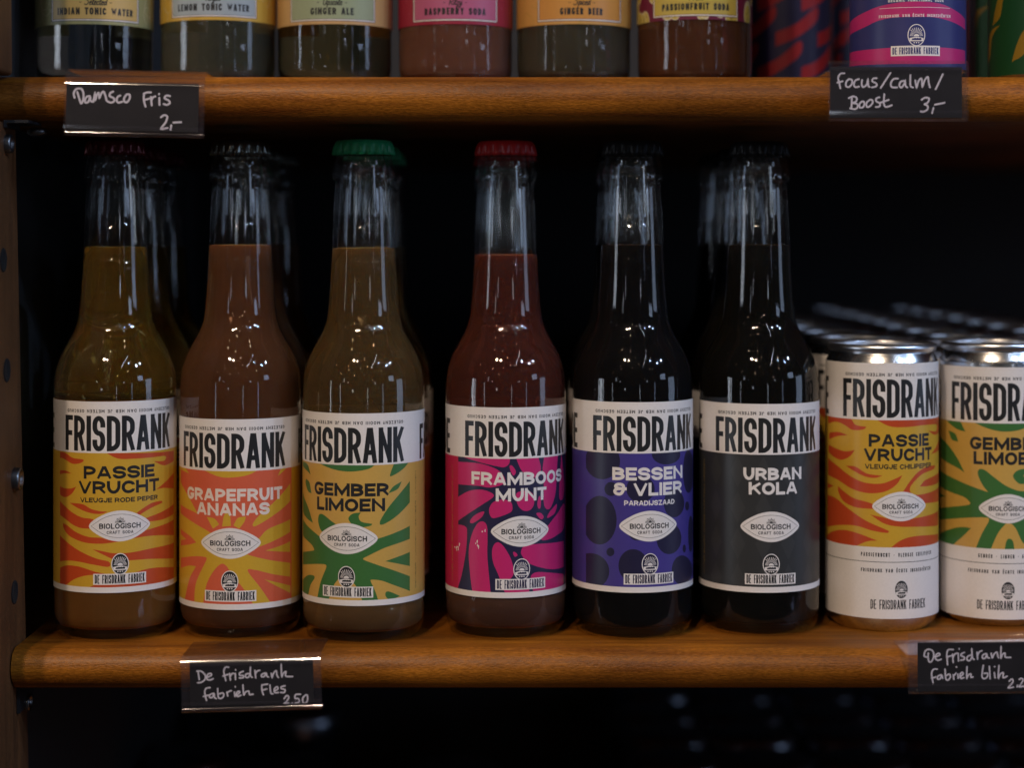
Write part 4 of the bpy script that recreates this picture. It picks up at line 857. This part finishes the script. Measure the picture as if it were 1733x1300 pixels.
H4 = [[(360,440),(325,420),(345,350),(400,330),(450,360),(460,430),(430,500),(395,505),(380,440),(385,385)],[(480,440),(545,410),(530,385),(490,410),(485,460),(520,485),(565,470)],[(735,335),(670,335),(645,390),(650,480),(655,550)],[(650,440),(705,420)],[(725,400),(735,515)],[(730,450),(755,400),(790,385)],[(805,385),(810,495)],[(820,323),(820,327)],[(890,375),(850,395),(845,420),(890,440),(885,475),(840,485)],[(990,410),(940,430),(930,475),(965,490),(1000,430),(995,310),(1005,440),(1030,475)],[(1070,370),(1080,470)],[(1075,430),(1100,370),(1140,350)],[(1195,390),(1150,415),(1150,455),(1185,455),(1210,400),(1215,440),(1245,455)],[(1270,385),(1285,450),(1310,400),(1350,370),(1365,430),(1375,450)],[(1410,290),(1405,450),(1430,400),(1465,385),(1470,440),(1545,445)],
 [(510,610),(455,615),(430,670),(440,740),(450,800)],[(430,740),(490,720)],[(565,690),(520,710),(515,750),(550,745),(575,700),(585,740)],[(620,610),(630,740),(660,765),(695,720),(680,680),(640,700)],[(735,690),(745,755)],[(740,710),(775,665)],[(800,680),(805,740)],[(780,578),(780,582)],[(825,725),(875,680),(860,655),(830,690),(845,740),(885,730)],[(930,575),(925,735),(950,690),(985,680),(985,725),(1015,720)],[(1160,555),(1140,700),(1165,745),(1210,725),(1220,670),(1170,670)],[(1245,570),(1255,745)],[(1315,660),(1325,735)],[(1320,573),(1320,577)],[(1380,560),(1370,735),(1400,680),(1440,660),(1440,730),(1495,710)],[(1525,780),(1560,750),(1580,780),(1550,830),(1510,875),(1585,865)],[(1645,835),(1635,862)],[(1665,755),(1700,740),(1720,765),(1690,820),(1665,860),(1735,850)]]
# holder corners and card corners in photograph pixels; the plane of the card stands D metres from the lens
def price_tag(hold, cardq, strokes, crop, D, lw, zshelf, lab_h, lab_c, pitch=0.0):
    (hx0, hy0), (hx1, hy1) = hold
    cx = (cardq[0][0] + cardq[1][0] + cardq[2][0] + cardq[3][0]) / 4; cyp = sum(q[1] for q in cardq) / 4
    roll = math.atan2(-(cardq[1][1] - cardq[0][1]), cardq[1][0] - cardq[0][0])
    k = D / F * 1000
    O = ((cx - HX) * k, -(cyp - HY) * k)
    def loc(px, py):
        x, z = (px - HX) * k - O[0], -(py - HY) * k - O[1]
        return (x * math.cos(roll) + z * math.sin(roll), -x * math.sin(roll) + z * math.cos(roll))
    q = [loc(*p) for p in cardq]
    u0, u1 = (q[0][0] + q[3][0]) / 2, (q[1][0] + q[2][0]) / 2; v0, v1 = (q[2][1] + q[3][1]) / 2, (q[0][1] + q[1][1]) / 2
    P = Print(u0, u1, v0, v1); P.shapes[0] = (P.shapes[0][0], 'card', None)
    for i, st in enumerate(strokes):
        pts = [loc(crop[0] + x / crop[2], crop[1] + y / crop[2]) for x, y in st]
        P.polys(stroke(spline(pts, False, 5) if len(pts) > 2 else pts, lw, cap='round'), 'chalk')
    wx, wz = O[0] / 1000, CAM[2] + O[1] / 1000; wy = D + CAM[1]
    cardo = P.flat('price_card', None); cardo.location = (wx, wy, wz); cardo.rotation_euler = (0, -roll, 0); tag(cardo, lab_c, 'price card', 'handwritten price cards')
    # holder: sleeve front, back plate and a tongue over the shelf edge; bottom rolled lip
    a, b = loc(hx0, (hy0 + hy1) / 2)[0] / 1000, loc(hx1, (hy0 + hy1) / 2)[0] / 1000
    t, bt = loc((hx0 + hx1) / 2, hy0)[1] / 1000, loc((hx0 + hx1) / 2, hy1)[1] / 1000
    root = empty('tag_holder', (wx, wy, wz)); root.rotation_euler = (0, -roll, 0); tag(root, lab_h, 'tag holder', 'clear plastic tag holders')
    th = .0007
    # front sleeve
    extrude_x('front_sleeve', [(-.0012, bt + .004), (-.0012, t - .003), (-.0012 - th, t - .003), (-.0012 - th, bt + .004)], a, b, M_plast, root, smooth=False)
    extrude_x('top_lip', [(-.0022, t - .0046), (-.0014, t - .0020), (.0004, t), (.0016, t - .0004), (.0016, t - .0012), (.0003, t - .0008), (-.0010, t - .0026), (-.0018, t - .0048)][::-1], a, b, M_plast, root)
    lip = [(.0016, bt + .010)] + [(-.0006 + .0024 * math.cos(x), bt + .0026 + .0026 * math.sin(x)) for x in [0 - i * math.pi / 8 for i in range(9)]] + [(-.0030, bt + .0050), (-.0024, bt + .0050)] + [(-.0006 + .0017 * math.cos(x), bt + .0026 + .0019 * math.sin(x)) for x in [-math.pi + i * math.pi / 8 for i in range(9)]] + [(.0010, bt + .010)]
    extrude_x('bottom_lip', lip, a, b, M_plast, root)
    tongue_y = YF - wy + .012; zs = zshelf + .0006 - wz
    extrude_x('back_tongue', [(.0016, bt + .0104), (.0023, bt + .0104), (.0023, max(zs - .002, t - .006)), (.0045, zs + .0002), (tongue_y, zs), (tongue_y, zs + .0007), (.0040, zs + .0010), (.0016, max(zs - .0010, t - .005))], a, b, M_plast, root, smooth=False)
price_tag(((110, 127), (346, 232)), [(109, 137), (334, 142), (338, 222), (115, 221)], H1, (100, 120, 6.665), .896, .95, ZU, 'clear tag holder clipped to the upper shelf near the post', 'black price card with white handwriting Damsco Fris 2,-')
price_tag(((1402, 102), (1637, 205)), [(1404, 113), (1627, 113), (1629, 199), (1406, 199)], H2, (1390, 95, 6.665), .896, .80, ZU, 'clear tag holder under the navy and pink can', 'black price card with white handwriting focus/calm/Boost 3,-')
price_tag(((307, 1108), (544, 1204)), [(320, 1120), (529, 1114), (532, 1192), (323, 1195)], H3, (300, 1085, 6.665), .894, .70, 0.0, 'clear tag holder hanging from the middle shelf below the bottles', 'black price card with white handwriting De frisdrank fabriek Fles 2.50')
price_tag(((1537, 1072), (1775, 1174)), [(1553, 1088), (1765, 1087), (1765, 1170), (1553, 1171)], H4, (1525, 1060, 8.333), .894, .70, 0.0, 'clear tag holder at the right edge below the cans', 'black price card with white handwriting De Frisdrank fabriek blik')
